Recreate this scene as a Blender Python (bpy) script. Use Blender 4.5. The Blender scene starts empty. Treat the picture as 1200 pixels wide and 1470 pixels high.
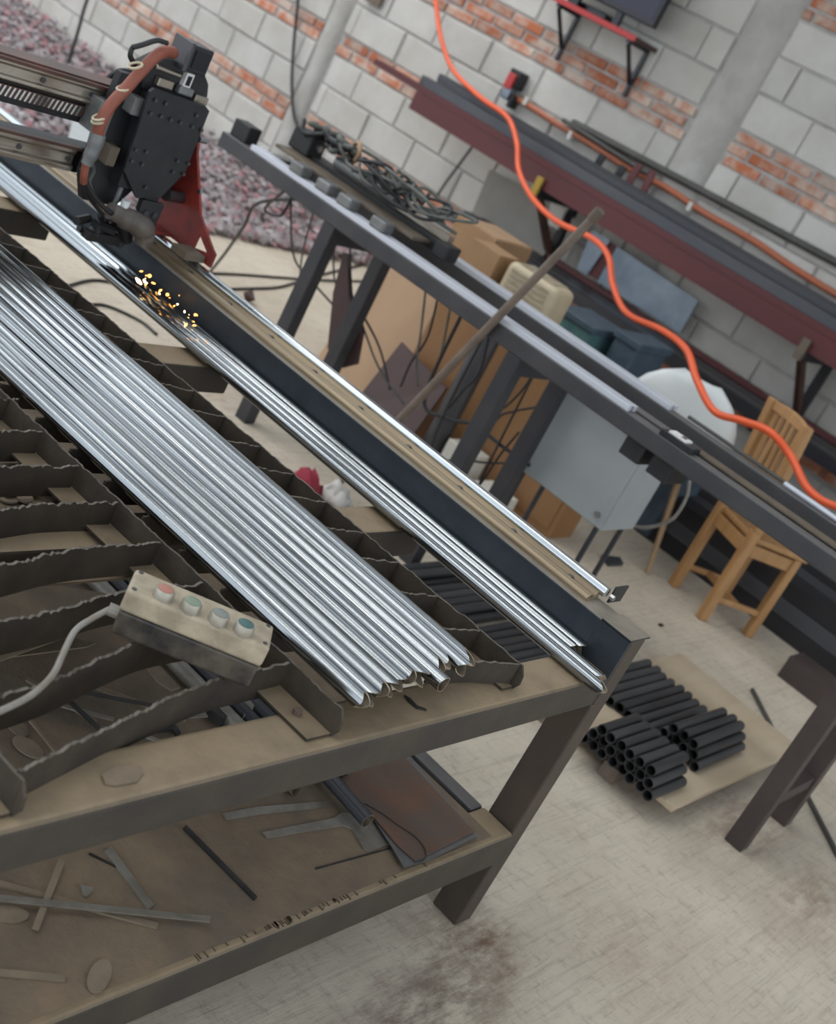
import bpy, bmesh, math, random
from mathutils import Vector, Matrix
random.seed(7)
S = bpy.context.scene
COL = S.collection

# ------------------------------------------------------------------ camera
CAM = Vector((0.0, 0.0, 1.58))
FPX = 1880.0
R = ((0.59480845, -0.67290393, 0.43977632),      # camera right
     (-0.02066466, -0.55969426, -0.82844149),    # camera down
     (0.80360182, 0.48367617, -0.3468162))       # camera forward
cr, cd, cf = (Vector(r).normalized() for r in R)
cam = bpy.data.cameras.new('camera')
cam.sensor_fit = 'VERTICAL'; cam.sensor_height = 36.0; cam.lens = FPX / 1470 * 36
cam.clip_start = 0.05
cam.dof.use_dof = True; cam.dof.focus_distance = 2.15; cam.dof.aperture_fstop = 5.0
co = bpy.data.objects.new('camera', cam); COL.objects.link(co)
up = -cd; back = -cf
co.matrix_world = Matrix(((cr.x, up.x, back.x, CAM.x), (cr.y, up.y, back.y, CAM.y), (cr.z, up.z, back.z, CAM.z), (0, 0, 0, 1)))
S.camera = co

def ray(x, y):
    return cr * ((x - 600) / FPX) + cd * ((y - 735) / FPX) + cf
def onZ(p, z):
    d = ray(*p); return CAM + d * ((z - CAM.z) / d.z)
def onX(p, X):
    d = ray(*p); return CAM + d * ((X - CAM.x) / d.x)
def onY(p, Y):
    d = ray(*p); return CAM + d * ((Y - CAM.y) / d.y)

# ------------------------------------------------------------------ world, sun, exposure
w = bpy.data.worlds.new('world'); S.world = w; w.use_nodes = True
bg = w.node_tree.nodes['Background']
bg.inputs[0].default_value = (0.86, 0.93, 1.0, 1); bg.inputs[1].default_value = 0.95
sl = bpy.data.lights.new('sun', 'SUN'); sl.energy = 1.0; sl.angle = math.radians(40); sl.color = (1, 0.96, 0.9)
so = bpy.data.objects.new('sun', sl); COL.objects.link(so)
so.rotation_euler = Vector((0.35, -0.45, -0.85)).to_track_quat('-Z', 'Y').to_euler()
S.view_settings.view_transform = 'Standard'; S.view_settings.look = 'None'
S.view_settings.gamma = 1.0; S.view_settings.use_curve_mapping = False
S.view_settings.exposure = 0.75

# ------------------------------------------------------------------ materials
MATS = {}
def mat(name, col, rough=0.6, metal=0.0, col2=None, nscale=8.0, nstretch=(1, 1, 1), namt=0.5, bump=0.0, bscale=60.0,
        dust=None, dustamt=0.0, rnd=0.0, emis=None, emstr=0.0, coord='Object', spec=0.5, contrast=0.35, bstretch=(1, 1, 1), rough2=None, det=5, bdet=6):
    m = bpy.data.materials.new(name); m.use_nodes = True
    nt = m.node_tree; N = nt.nodes; L = nt.links
    b = N['Principled BSDF']
    b.inputs['Roughness'].default_value = rough; b.inputs['Metallic'].default_value = metal
    b.inputs['Specular IOR Level'].default_value = spec
    b.inputs['Base Color'].default_value = (*col, 1)
    tc = N.new('ShaderNodeTexCoord')
    out = None
    def noise(scale, stretch, detail=5):
        mp = N.new('ShaderNodeMapping'); mp.inputs['Scale'].default_value = stretch
        L.new(N.new('ShaderNodeNewGeometry').outputs['Position'] if coord == 'World' else tc.outputs[coord], mp.inputs[0])
        n = N.new('ShaderNodeTexNoise'); n.inputs['Scale'].default_value = scale; n.inputs['Detail'].default_value = detail
        n.inputs['Roughness'].default_value = 0.62
        L.new(mp.outputs[0], n.inputs['Vector']); return n
    def mix(f, a, bb):
        x = N.new('ShaderNodeMix'); x.data_type = 'RGBA'
        for s, v in ((x.inputs[0], f), (x.inputs[6], a), (x.inputs[7], bb)):
            if hasattr(v, 'is_linked'): L.new(v, s)
            elif isinstance(v, (int, float)): s.default_value = v
            else: s.default_value = (*v, 1)
        return x.outputs[2]
    cur = col
    if col2:
        n = noise(nscale, nstretch, det)
        r = N.new('ShaderNodeMapRange'); r.inputs[1].default_value = 0.5 - contrast / 2; r.inputs[2].default_value = 0.5 + contrast / 2
        r.inputs[3].default_value = 0; r.inputs[4].default_value = namt * 2 if namt < 0.5 else 1
        L.new(n.outputs[0], r.inputs[0]); cur = mix(r.outputs[0], cur, col2)
        if rough2 is not None:
            rr = N.new('ShaderNodeMapRange'); rr.inputs[1].default_value = 0.3; rr.inputs[2].default_value = 0.7
            rr.inputs[3].default_value = rough; rr.inputs[4].default_value = rough2
            L.new(n.outputs[0], rr.inputs[0]); L.new(rr.outputs[0], b.inputs['Roughness'])
    if rnd:
        oi = N.new('ShaderNodeObjectInfo'); h = N.new('ShaderNodeHueSaturation')
        mr = N.new('ShaderNodeMapRange'); mr.inputs[3].default_value = 1 - rnd; mr.inputs[4].default_value = 1 + rnd
        L.new(oi.outputs['Random'], mr.inputs[0]); L.new(mr.outputs[0], h.inputs['Value'])
        if hasattr(cur, 'is_linked'): L.new(cur, h.inputs['Color'])
        else: h.inputs['Color'].default_value = (*cur, 1)
        cur = h.outputs[0]
    if dust:
        g = N.new('ShaderNodeNewGeometry'); sx = N.new('ShaderNodeSeparateXYZ'); L.new(g.outputs['Normal'], sx.inputs[0])
        r = N.new('ShaderNodeMapRange'); r.inputs[1].default_value = 0.45; r.inputs[2].default_value = 0.95; r.inputs[4].default_value = dustamt
        L.new(sx.outputs[2], r.inputs[0])
        n2 = noise(14, (1, 1, 1)); r2 = N.new('ShaderNodeMapRange'); r2.inputs[1].default_value = 0.2; r2.inputs[2].default_value = 0.55; r2.inputs[3].default_value = 0.55
        L.new(n2.outputs[0], r2.inputs[0])
        mm = N.new('ShaderNodeMath'); mm.operation = 'MULTIPLY'; L.new(r.outputs[0], mm.inputs[0]); L.new(r2.outputs[0], mm.inputs[1])
        cur = mix(mm.outputs[0], cur, dust)
        if metal:
            ms = N.new('ShaderNodeMath'); ms.operation = 'MULTIPLY_ADD'; L.new(mm.outputs[0], ms.inputs[0]); ms.inputs[1].default_value = -metal; ms.inputs[2].default_value = metal
            L.new(ms.outputs[0], b.inputs['Metallic'])
    if hasattr(cur, 'is_linked'): L.new(cur, b.inputs['Base Color'])
    if bump:
        nb = noise(bscale, bstretch, bdet); bp = N.new('ShaderNodeBump'); bp.inputs['Strength'].default_value = bump; bp.inputs['Distance'].default_value = 0.01
        L.new(nb.outputs[0], bp.inputs['Height']); L.new(bp.outputs[0], b.inputs['Normal'])
    if emis:
        b.inputs['Emission Color'].default_value = (*emis, 1); b.inputs['Emission Strength'].default_value = emstr
    MATS[name] = m
    return m

DUST = (0.30, 0.225, 0.14)
mat('table_steel', (0.036, 0.031, 0.026), 0.6, 0.15, (0.060, 0.048, 0.035), 9, namt=0.5, dust=DUST, dustamt=0.85, bump=0.15, bscale=90)
mat('leg_steel', (0.05, 0.040, 0.033), 0.6, 0.2, (0.085, 0.062, 0.045), 7, bump=0.1, dust=DUST, dustamt=0.5)
mat('rail_blue', (0.020, 0.027, 0.036), 0.42, 0.3, (0.034, 0.042, 0.052), 12, dust=(0.30, 0.26, 0.20), dustamt=0.8, bump=0.05)
mat('brass_rail', (0.40, 0.32, 0.21), 0.42, 0.5, (0.13, 0.095, 0.06), 9, (9, 0.12, 9), bump=0.2, bscale=30, bstretch=(3, 0.1, 3))
mat('chrome', (0.78, 0.83, 0.86), 0.18, 1.0, (0.62, 0.68, 0.72), 12, (1, 0.1, 1))
mat('tube_steel', (0.40, 0.43, 0.45), 0.11, 1.0, (0.20, 0.22, 0.235), 6, (20, 0.04, 20), rnd=0.16, rough2=0.22, contrast=0.5, det=2)
mat('tube_cut', (0.42, 0.36, 0.28), 0.5, 0.8, (0.20, 0.16, 0.11), 30)
mat('slat', (0.030, 0.024, 0.018), 0.75, 0.2, (0.060, 0.047, 0.033), 14, dust=DUST, dustamt=0.6, bump=0.15, bscale=90)
mat('slat_edge', (0.20, 0.18, 0.15), 0.6, 0.5, (0.09, 0.075, 0.06), 60, bump=0.5, bscale=120)
mat('shelf_dust', (0.205, 0.148, 0.095), 0.9, 0, (0.125, 0.098, 0.07), 7, bump=0.35, bscale=45, contrast=0.3)
mat('scrap_dusty', (0.24, 0.185, 0.125), 0.8, 0.1, (0.17, 0.135, 0.095), 16, bump=0.2)
mat('scrap_gray', (0.30, 0.285, 0.25), 0.5, 0.4, (0.17, 0.15, 0.12), 12, bump=0.1)
mat('scrap_dark', (0.025, 0.026, 0.027), 0.5, 0.5, (0.06, 0.055, 0.05), 20)
mat('rust_sheet', (0.16, 0.085, 0.055), 0.62, 0.25, (0.11, 0.085, 0.07), 9, bump=0.1, contrast=0.25)
mat('cream', (0.47, 0.40, 0.29), 0.55, 0, (0.20, 0.165, 0.115), 24, namt=0.42, bump=0.1, contrast=0.4)
mat('box_black', (0.012, 0.012, 0.012), 0.5, 0, (0.16, 0.13, 0.095), 18, namt=0.3, bump=0.1, contrast=0.3)
mat('btn_red', (0.42, 0.16, 0.12), 0.5, 0, (0.36, 0.2, 0.15), 40)
mat('btn_green', (0.20, 0.26, 0.19), 0.5); mat('btn_gray', (0.20, 0.22, 0.20), 0.5); mat('btn_teal', (0.06, 0.13, 0.13), 0.45)
mat('btn_ring', (0.42, 0.40, 0.34), 0.4, 0.5, (0.28, 0.25, 0.2), 40)
mat('cable_gray', (0.27, 0.26, 0.24), 0.5, 0, (0.2, 0.17, 0.13), 20)
mat('cable_black', (0.018, 0.018, 0.02), 0.5); mat('cable_greenish', (0.06, 0.075, 0.07), 0.5, 0, (0.12, 0.12, 0.10), 20)
mat('black_plate', (0.020, 0.022, 0.026), 0.40, 0.3, (0.033, 0.035, 0.038), 18, bump=0.03)
mat('black_rough', (0.012, 0.012, 0.015), 0.55, 0.1, (0.025, 0.024, 0.024), 14)
mat('steel_bolt', (0.35, 0.35, 0.36), 0.3, 0.9); mat('bolt_dark', (0.09, 0.09, 0.095), 0.35, 0.7)
mat('rail_steel', (0.46, 0.42, 0.36), 0.32, 0.9, (0.30, 0.26, 0.21), 8, (0.3, 1, 6), bump=0.05)
mat('rail_brown', (0.13, 0.055, 0.04), 0.5, 0.3, (0.07, 0.045, 0.035), 10)
mat('hose_red', (0.30, 0.085, 0.05), 0.55, 0, (0.22, 0.07, 0.045), 20, bump=0.1)
mat('tape', (0.55, 0.48, 0.34), 0.6)
mat('torch', (0.17, 0.15, 0.13), 0.5, 0.2, (0.09, 0.08, 0.07), 18)
mat('red_paint', (0.30, 0.035, 0.022), 0.5, 0, (0.14, 0.022, 0.018), 12, bump=0.05)
mat('white_plastic', (0.74, 0.78, 0.78), 0.4, 0, (0.66, 0.70, 0.70), 4)
mat('label_white', (0.6, 0.58, 0.52), 0.6)
mat('bench_steel', (0.050, 0.050, 0.056), 0.48, 0.3, (0.072, 0.070, 0.073), 8, dust=(0.21, 0.20, 0.19), dustamt=0.5, bump=0.04)
mat('bench_leg', (0.040, 0.042, 0.050), 0.45, 0.3, (0.058, 0.056, 0.060), 8)
mat('bench_leg_brown', (0.050, 0.038, 0.036), 0.5, 0.2, (0.075, 0.055, 0.05), 6)
mat('aluminium', (0.66, 0.69, 0.76), 0.42, 0.35, (0.56, 0.58, 0.64), 10, (1, 0.1, 1))
mat('slot_dark', (0.012, 0.013, 0.016), 0.5, 0.3)
mat('tan_plate', (0.16, 0.125, 0.085), 0.6, 0.1, (0.10, 0.08, 0.06), 14)
mat('bearing', (0.24, 0.25, 0.25), 0.45, 0.5, (0.16, 0.16, 0.155), 18)
mat('wood_brown', (0.29, 0.150, 0.062), 0.55, 0, (0.225, 0.112, 0.045), 3, (1, 1, 0.2), bump=0.03)
mat('wood_tan', (0.40, 0.26, 0.155), 0.6, 0, (0.33, 0.21, 0.12), 3, (1, 1, 0.25))
mat('cardboard', (0.34, 0.205, 0.105), 0.75, 0, (0.29, 0.17, 0.085), 6)
mat('chair_wood', (0.44, 0.245, 0.10), 0.5, 0, (0.33, 0.17, 0.065), 9, (4, 4, 0.6), bump=0.05)
mat('leg_wood', (0.33, 0.22, 0.12), 0.5, 0, (0.26, 0.165, 0.085), 9)
mat('pole_wood', (0.20, 0.155, 0.12), 0.65, 0, (0.13, 0.10, 0.08), 14)
mat('panel_gray', (0.42, 0.45, 0.46), 0.5, 0.1, (0.36, 0.385, 0.39), 5, contrast=0.4)
mat('beige_plastic', (0.52, 0.44, 0.30), 0.55, 0, (0.44, 0.37, 0.25), 9)
mat('teal', (0.09, 0.21, 0.19), 0.6, 0, (0.06, 0.13, 0.15), 14); mat('blue_bin', (0.045, 0.075, 0.105), 0.5, 0, (0.08, 0.11, 0.14), 14)
mat('maroon', (0.075, 0.038, 0.036), 0.6, 0, (0.05, 0.03, 0.03), 8)
mat('oxide_red', (0.125, 0.026, 0.026), 0.5, 0.05, (0.085, 0.022, 0.024), 5, (1, 0.2, 1), rnd=0.15)
mat('purlin_gray', (0.060, 0.064, 0.075), 0.45, 0.4, (0.085, 0.088, 0.095), 7, (1, 0.15, 1), rnd=0.2)
mat('purlin_dark', (0.020, 0.020, 0.025), 0.45, 0.3, (0.035, 0.033, 0.036), 7, (1, 0.2, 1), rnd=0.2)
mat('sheet_blue', (0.25, 0.30, 0.35), 0.32, 0.7, (0.16, 0.20, 0.245), 5, contrast=0.3)
mat('sheet_beige', (0.30, 0.285, 0.25), 0.7, 0, (0.25, 0.235, 0.205), 5)
mat('orange', (0.80, 0.115, 0.030), 0.42, 0, (0.72, 0.10, 0.028), 10)
mat('orange_old', (0.50, 0.13, 0.055), 0.55, 0, (0.38, 0.14, 0.08), 5, (1, 0.3, 1))
mat('pipe_dark', (0.060, 0.060, 0.055), 0.5, 0.3, (0.09, 0.088, 0.08), 8)
mat('tv_black', (0.010, 0.010, 0.016), 0.2, 0); mat('tv_screen', (0.012, 0.012, 0.035), 0.12, 0)
mat('red_plastic', (0.45, 0.03, 0.03), 0.4); mat('yellow', (0.36, 0.24, 0.03), 0.5)
mat('tube_black', (0.040, 0.041, 0.045), 0.45, 0.4, (0.075, 0.075, 0.078), 8, (0.4, 3, 3), rnd=0.25, coord='World')
mat('hole_dark', (0.006, 0.006, 0.007), 0.8)
mat('plywood', (0.50, 0.41, 0.295), 0.7, 0, (0.42, 0.33, 0.225), 5, (0.3, 2, 1))
mat('mortar', (0.46, 0.455, 0.435), 0.9, 0, (0.33, 0.32, 0.30), 12, bump=0.4, bscale=40)
mat('block', (0.56, 0.545, 0.51), 0.9, 0, (0.45, 0.43, 0.385), 3, namt=0.5, rnd=0.08, bump=0.35, bscale=50, coord='World')
mat('brick', (0.42, 0.135, 0.062), 0.85, 0, (0.52, 0.42, 0.35), 7, namt=0.5, rnd=0.20, bump=0.3, bscale=40, contrast=0.22, coord='World')
mat('pillar', (0.48, 0.465, 0.435), 0.9, 0, (0.35, 0.335, 0.305), 4, bump=0.5, bscale=25)
mat('gravel_ground', (0.33, 0.28, 0.28), 0.95, 0, (0.18, 0.15, 0.155), 22, bump=1.0, bscale=40, contrast=0.2)
mat('stone', (0.42, 0.38, 0.385), 0.9, 0, (0.20, 0.17, 0.175), 6, contrast=0.25)
mat('stone_pink', (0.44, 0.26, 0.27), 0.9, 0, (0.26, 0.13, 0.14), 6)
mat('rag_red', (0.30, 0.03, 0.05), 0.8); mat('rag_white', (0.55, 0.53, 0.5), 0.8)
mat('spark', (1, 0.5, 0.1), 0.5, 0, emis=(1.0, 0.42, 0.08), emstr=4)
mat('spark_white', (1, 0.8, 0.5), 0.5, 0, emis=(1.0, 0.72, 0.40), emstr=5)
mat('added_roof_sheet', (0.32, 0.33, 0.34), 0.5, 0.4, (0.26, 0.27, 0.28), 3)  # sheeting of the added overhead roofing
mat('sticker', (0.75, 0.74, 0.7), 0.5)

def floor_mat():
    m = bpy.data.materials.new('floor_concrete'); m.use_nodes = True; nt = m.node_tree; N = nt.nodes; L = nt.links
    b = N['Principled BSDF']; b.inputs['Roughness'].default_value = 0.8; b.inputs['Specular IOR Level'].default_value = 0.3
    tc = N.new('ShaderNodeTexCoord')
    def noise(scale, st, detail=6, rough=0.65, rot=0):
        mp = N.new('ShaderNodeMapping'); mp.inputs['Scale'].default_value = st; mp.inputs['Rotation'].default_value = (0, 0, rot)
        L.new(tc.outputs['Object'], mp.inputs[0])
        n = N.new('ShaderNodeTexNoise'); n.inputs['Scale'].default_value = scale; n.inputs['Detail'].default_value = detail; n.inputs['Roughness'].default_value = rough
        L.new(mp.outputs[0], n.inputs['Vector']); return n.outputs[0]
    def rng(s, a, bb, c=0, d=1):
        r = N.new('ShaderNodeMapRange'); r.inputs[1].default_value = a; r.inputs[2].default_value = bb; r.inputs[3].default_value = c; r.inputs[4].default_value = d
        L.new(s, r.inputs[0]); return r.outputs[0]
    def mix(f, a, bb):
        x = N.new('ShaderNodeMix'); x.data_type = 'RGBA'; L.new(f, x.inputs[0])
        for s, v in ((x.inputs[6], a), (x.inputs[7], bb)):
            if hasattr(v, 'is_linked'): L.new(v, s)
            else: s.default_value = (*v, 1)
        return x.outputs[2]
    streak = noise(2.0, (1.3, 34, 1), 9, 0.72)
    fine = noise(5.5, (2.2, 24, 1), 8, 0.8)
    cross = noise(4.0, (9, 4, 1), 8, 0.78, 0.5)
    c = mix(rng(noise(1.3, (1, 1, 1)), 0.35, 0.65), (0.58, 0.515, 0.42), (0.47, 0.41, 0.325))
    c = mix(rng(streak, 0.50, 0.70, 0, 0.5), c, (0.27, 0.235, 0.19))
    c = mix(rng(fine, 0.54, 0.66, 0, 0.6), c, (0.24, 0.20, 0.165))
    c = mix(rng(cross, 0.52, 0.68, 0, 0.55), c, (0.25, 0.20, 0.16))
    st = N.new('ShaderNodeMath'); st.operation = 'MULTIPLY'
    L.new(rng(noise(1.1, (1, 1, 1), 4), 0.55, 0.72), st.inputs[0]); L.new(rng(noise(9, (0.7, 1.6, 1), 7, 0.75), 0.45, 0.65), st.inputs[1])
    c = mix(rng(st.outputs[0], 0, 1, 0, 0.75), c, (0.22, 0.125, 0.08))
    grime = noise(7, (1.0, 2.2, 1), 8, 0.75)
    for (cx, cy, sx_, sy_, am, cl_) in ((2.15, 0.72, 0.22, 0.16, 0.9, (0.13, 0.065, 0.035)), (1.9, 0.62, 0.35, 0.16, 0.85, (0.10, 0.065, 0.045)), (4.02, 1.12, 0.10, 0.30, 0.8, (0.26, 0.12, 0.07)), (3.45, 0.66, 0.40, 0.16, 0.7, (0.16, 0.085, 0.06)), (3.35, 0.40, 0.35, 0.14, 0.6, (0.22, 0.13, 0.085)), (2.55, 0.55, 0.3, 0.25, 0.35, (0.24, 0.15, 0.10)), (1.2, 0.2, 0.6, 0.3, 0.45, (0.20, 0.15, 0.11))):
        mp = N.new('ShaderNodeMapping'); mp.inputs['Location'].default_value = (-cx / sx_, -cy / sy_, 0); mp.inputs['Scale'].default_value = (1 / sx_, 1 / sy_, 0)
        L.new(tc.outputs['Object'], mp.inputs[0]); ln = N.new('ShaderNodeVectorMath'); ln.operation = 'LENGTH'; L.new(mp.outputs[0], ln.inputs[0])
        mk = N.new('ShaderNodeMath'); mk.operation = 'MULTIPLY'; L.new(rng(ln.outputs['Value'], 0.2, 1.0, 1, 0), mk.inputs[0]); L.new(rng(grime, 0.40, 0.62, 0, am), mk.inputs[1])
        c = mix(mk.outputs[0], c, cl_)
    L.new(c, b.inputs['Base Color'])
    bp = N.new('ShaderNodeBump'); bp.inputs['Strength'].default_value = 0.35; bp.inputs['Distance'].default_value = 0.006
    L.new(fine, bp.inputs['Height']); L.new(bp.outputs[0], b.inputs['Normal'])
    MATS['floor_concrete'] = m
floor_mat()

# ------------------------------------------------------------------ mesh helpers
ORI = {}
def V(*a): return Vector(a)
class MB:
    def __init__(s): s.v = []; s.f = []; s.mi = []; s.cur = 0
    def add(s, vs, fs):
        o = len(s.v); s.v += [Vector(v) for v in vs]; s.f += [tuple(i + o for i in f) for f in fs]; s.mi += [s.cur] * len(fs); return s
    def box(s, x0, x1, y0, y1, z0, z1):
        return s.hexa([(x0, y0, z0), (x1, y0, z0), (x1, y1, z0), (x0, y1, z0), (x0, y0, z1), (x1, y0, z1), (x1, y1, z1), (x0, y1, z1)])
    def hexa(s, p):
        return s.add(p, [(3, 2, 1, 0), (4, 5, 6, 7), (0, 1, 5, 4), (1, 2, 6, 5), (2, 3, 7, 6), (3, 0, 4, 7)])
    def bar(s, a, b, wv, hv):
        """box from a to b, wv / hv full cross vectors, a and b on the axis"""
        a = Vector(a); b = Vector(b); wv = Vector(wv) / 2; hv = Vector(hv) / 2
        return s.hexa([a - wv - hv, a + wv - hv, b + wv - hv, b - wv - hv, a - wv + hv, a + wv + hv, b + wv + hv, b - wv + hv])
    def prism(s, poly, vec):
        poly = [Vector(p) for p in poly]; vec = Vector(vec); n = len(poly)
        nn = Vector((0, 0, 0))
        for i in range(n): nn += (poly[i] - poly[0]).cross(poly[(i + 1) % n] - poly[0])
        if nn.dot(vec) > 0: poly = poly[::-1]
        vs = poly + [p + vec for p in poly]
        fs = [tuple(range(n)), tuple(range(2 * n - 1, n - 1, -1))]
        fs += [(i + n, (i + 1) % n + n, (i + 1) % n, i) for i in range(n)]
        return s.add(vs, fs)
    def tube(s, pts, r, n=8, caps=True):
        pts = [Vector(p) for p in pts]; rr = r if isinstance(r, (list, tuple)) else [r] * len(pts)
        rings = []; prev = None
        for i, p in enumerate(pts):
            t = (pts[min(i + 1, len(pts) - 1)] - pts[max(i - 1, 0)]).normalized()
            if prev is None:
                a = t.orthogonal().normalized()
            else:
                a = (prev - t * prev.dot(t)).normalized()
            prev = a; b = t.cross(a)
            rings.append([p + (a * math.cos(2 * math.pi * k / n) + b * math.sin(2 * math.pi * k / n)) * rr[i] for k in range(n)])
        vs = [v for rg in rings for v in rg]; fs = []
        for i in range(len(rings) - 1):
            for k in range(n):
                fs.append((i * n + k, i * n + (k + 1) % n, (i + 1) * n + (k + 1) % n, (i + 1) * n + k))
        if caps:
            fs.append(tuple(range(n - 1, -1, -1))); m = (len(rings) - 1) * n; fs.append(tuple(m + k for k in range(n)))
        return s.add(vs, fs)
    def cyl(s, a, b, r, n=16): return s.tube([a, b], r, n)
    def pipe(s, a, b, ro, ri, n=16):
        a = Vector(a); b = Vector(b); t = (b - a).normalized(); u = t.orthogonal().normalized(); w_ = t.cross(u); vs = []
        for c, r in ((a, ro), (b, ro), (b, ri), (a, ri)):
            vs += [c + (u * math.cos(2 * math.pi * k / n) + w_ * math.sin(2 * math.pi * k / n)) * r for k in range(n)]
        fs = []
        for i in range(4):
            j = (i + 1) % 4
            for k in range(n): fs.append((i * n + k, i * n + (k + 1) % n, j * n + (k + 1) % n, j * n + k))
        return s.add(vs, fs)
    def build(s, name, m, parent=None, bevel=0, smooth=False, seg=2):
        o_ = ORI.get(parent.name, Vector((0, 0, 0))) if parent else Vector((0, 0, 0))
        me = bpy.data.meshes.new(name); me.from_pydata([v - o_ for v in s.v], [], s.f)
        for mm in (m if isinstance(m, (list, tuple)) else [m]): me.materials.append(MATS[mm])
        for p, i in zip(me.polygons, s.mi): p.material_index = i
        if smooth:
            for p in me.polygons: p.use_smooth = True
            if smooth == 'auto': me.set_sharp_from_angle(angle=math.radians(40))
        me.update()
        ob = bpy.data.objects.new(name, me); COL.objects.link(ob)
        if parent: ob.parent = parent; ORI[ob.name] = o_
        if bevel:
            bv = ob.modifiers.new('bevel', 'BEVEL'); bv.width = bevel; bv.segments = seg; bv.limit_method = 'ANGLE'
        return ob
def tag(o, label, cat, group=None, kind=None):
    if label: o['label'] = label
    if cat: o['category'] = cat
    if group: o['group'] = group
    if kind: o['kind'] = kind
    return o
def thing(name, label, cat, loc=(0, 0, 0), group=None, kind=None):
    o = bpy.data.objects.new(name, None); COL.objects.link(o); o.location = loc; o.empty_display_size = 0.1
    ORI[o.name] = Vector(loc); return tag(o, label, cat, group, kind)
def recenter(ob):
    """move a top-level mesh's origin to its base centre"""
    me = ob.data; xs = [v.co for v in me.vertices]
    c = Vector((sum(v.x for v in xs) / len(xs), sum(v.y for v in xs) / len(xs), min(v.z for v in xs)))
    me.transform(Matrix.Translation(-c)); ob.location = c; return ob
def crom(pts, n=8):
    P = [Vector(p) for p in pts]; P = [P[0] * 2 - P[1]] + P + [P[-1] * 2 - P[-2]]; out = []
    for i in range(1, len(P) - 2):
        for k in range(n):
            t = k / n
            out.append(0.5 * ((2 * P[i]) + (P[i + 1] - P[i - 1]) * t + (2 * P[i - 1] - 5 * P[i] + 4 * P[i + 1] - P[i + 2]) * t * t + (3 * P[i] - P[i - 1] - 3 * P[i + 1] + P[i + 2]) * t ** 3))
    out.append(P[-2]); return out
def cable(name, pts, r, m, label=None, cat=None, group=None, parent=None, n=6, seg=8):
    o = MB().tube(crom(pts, seg), r, n).build(name, m, parent, smooth=True)
    if not parent: recenter(o); tag(o, label, cat, group)
    return o

# ================================================================== SETTING
fl = MB().box(-3, 6.21, -3, 4.72, -0.15, 0).build('floor', 'floor_concrete'); fl['kind'] = 'structure'
gg = MB().box(-3, 6.21, 4.72, 14, -0.16, -0.012).build('floor_gravel', 'gravel_ground'); gg['kind'] = 'structure'
# loose stones
b = MB(); rs = random.Random(3)
def stone(bm, c, r):
    a = [rs.uniform(0.6, 1.25) * r for _ in range(6)]
    vs = [(c[0] + a[0], c[1], c[2]), (c[0], c[1] + a[1], c[2]), (c[0] - a[2], c[1], c[2] + 0.2 * r), (c[0], c[1] - a[3], c[2]), (c[0] + 0.2 * r, c[1], c[2] + a[4] * 0.8), (c[0], c[1], c[2] - a[5])]
    bm.add(vs, [(0, 1, 4), (1, 2, 4), (2, 3, 4), (3, 0, 4), (1, 0, 5), (2, 1, 5), (3, 2, 5), (0, 3, 5)])
for i in range(15000):
    x = rs.uniform(2.6, 6.14); y = 4.66 + 6.6 * rs.random() ** 1.4
    if x < 2.6 + (y - 4.7) * 0.1: continue
    z = 0.02 + 0.10 * max(0, (x - 5.5)) * rs.random() + 0.03 * rs.random()
    b.cur = 0 if rs.random() < 0.74 else 1
    stone(b, (x, y, z - 0.012), rs.uniform(0.014, 0.036))
o = b.build('gravel', ['stone', 'stone_pink']); tag(o, 'loose grey and pinkish gravel lying along the foot of the block wall', 'gravel', kind='stuff')

# wall of concrete blocks, brick bands and concrete pillars
WX = 6.212
wall = MB().box(WX, WX + 0.18, -3, 14, -0.15, 3.3).build('wall_back', 'mortar'); wall['kind'] = 'structure'
def unit_mesh(name, bev, m):
    bm = bmesh.new(); bmesh.ops.create_cube(bm, size=1.0)
    for v in bm.verts: v.co = Vector((v.co.x * 0.03, v.co.y, v.co.z))
    me = bpy.data.meshes.new(name); bm.to_mesh(me); bm.free(); me.materials.append(MATS[m]); return me
def piece_mesh(name, L_, H_, m, bev):
    bm = bmesh.new(); bmesh.ops.create_cube(bm, size=1.0)
    for v in bm.verts: v.co = Vector((v.co.x * 0.04, v.co.y * L_, v.co.z * H_))
    es = [e for e in bm.edges if all(v.co.x < 0 for v in e.verts)]
    bmesh.ops.bevel(bm, geom=es, offset=bev, segments=1, affect='EDGES')
    me = bpy.data.meshes.new(name); bm.to_mesh(me); bm.free(); me.materials.append(MATS[m]); return me
BLK = piece_mesh('block', 0.388, 0.180, 'block', 0.006)
BRK = piece_mesh('brick', 0.215, 0.050, 'brick', 0.006)
def course(z0, z1, y0, y1, me, L_, off, name, nom, ymin=1.75, ymax=9.3):
    y = y0 - off * L_
    while y < y1 - 0.02:
        a = max(y, y0); e = min(y + L_, y1)
        if e - a > 0.05 and e > ymin and a < ymax:
            o = bpy.data.objects.new(name, me); COL.objects.link(o); o.parent = wall
            jit = rs.uniform(-0.004, 0.004)
            o.location = (WX + 0.008 + jit, (a + e) / 2 + rs.uniform(-0.004, 0.004), (z0 + z1) / 2 + rs.uniform(-0.003, 0.003))
            o.scale = (1, (e - a) / L_, (z1 - z0) / nom); o.rotation_euler = (rs.uniform(-0.006, 0.006), 0, 0)
        y += L_
bays = [(1.6, 3.14, 1.75, 3.2), (3.39, 5.80, 3.3, 5.9), (5.975, 9.3, 5.9, 9.3)]
blocks = [(0, .19), (.19, .375), (.52, .71), (.71, .90), (1.03, 1.22), (1.22, 1.415), (1.60, 1.79), (1.79, 1.98), (1.98, 2.17)]
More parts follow.
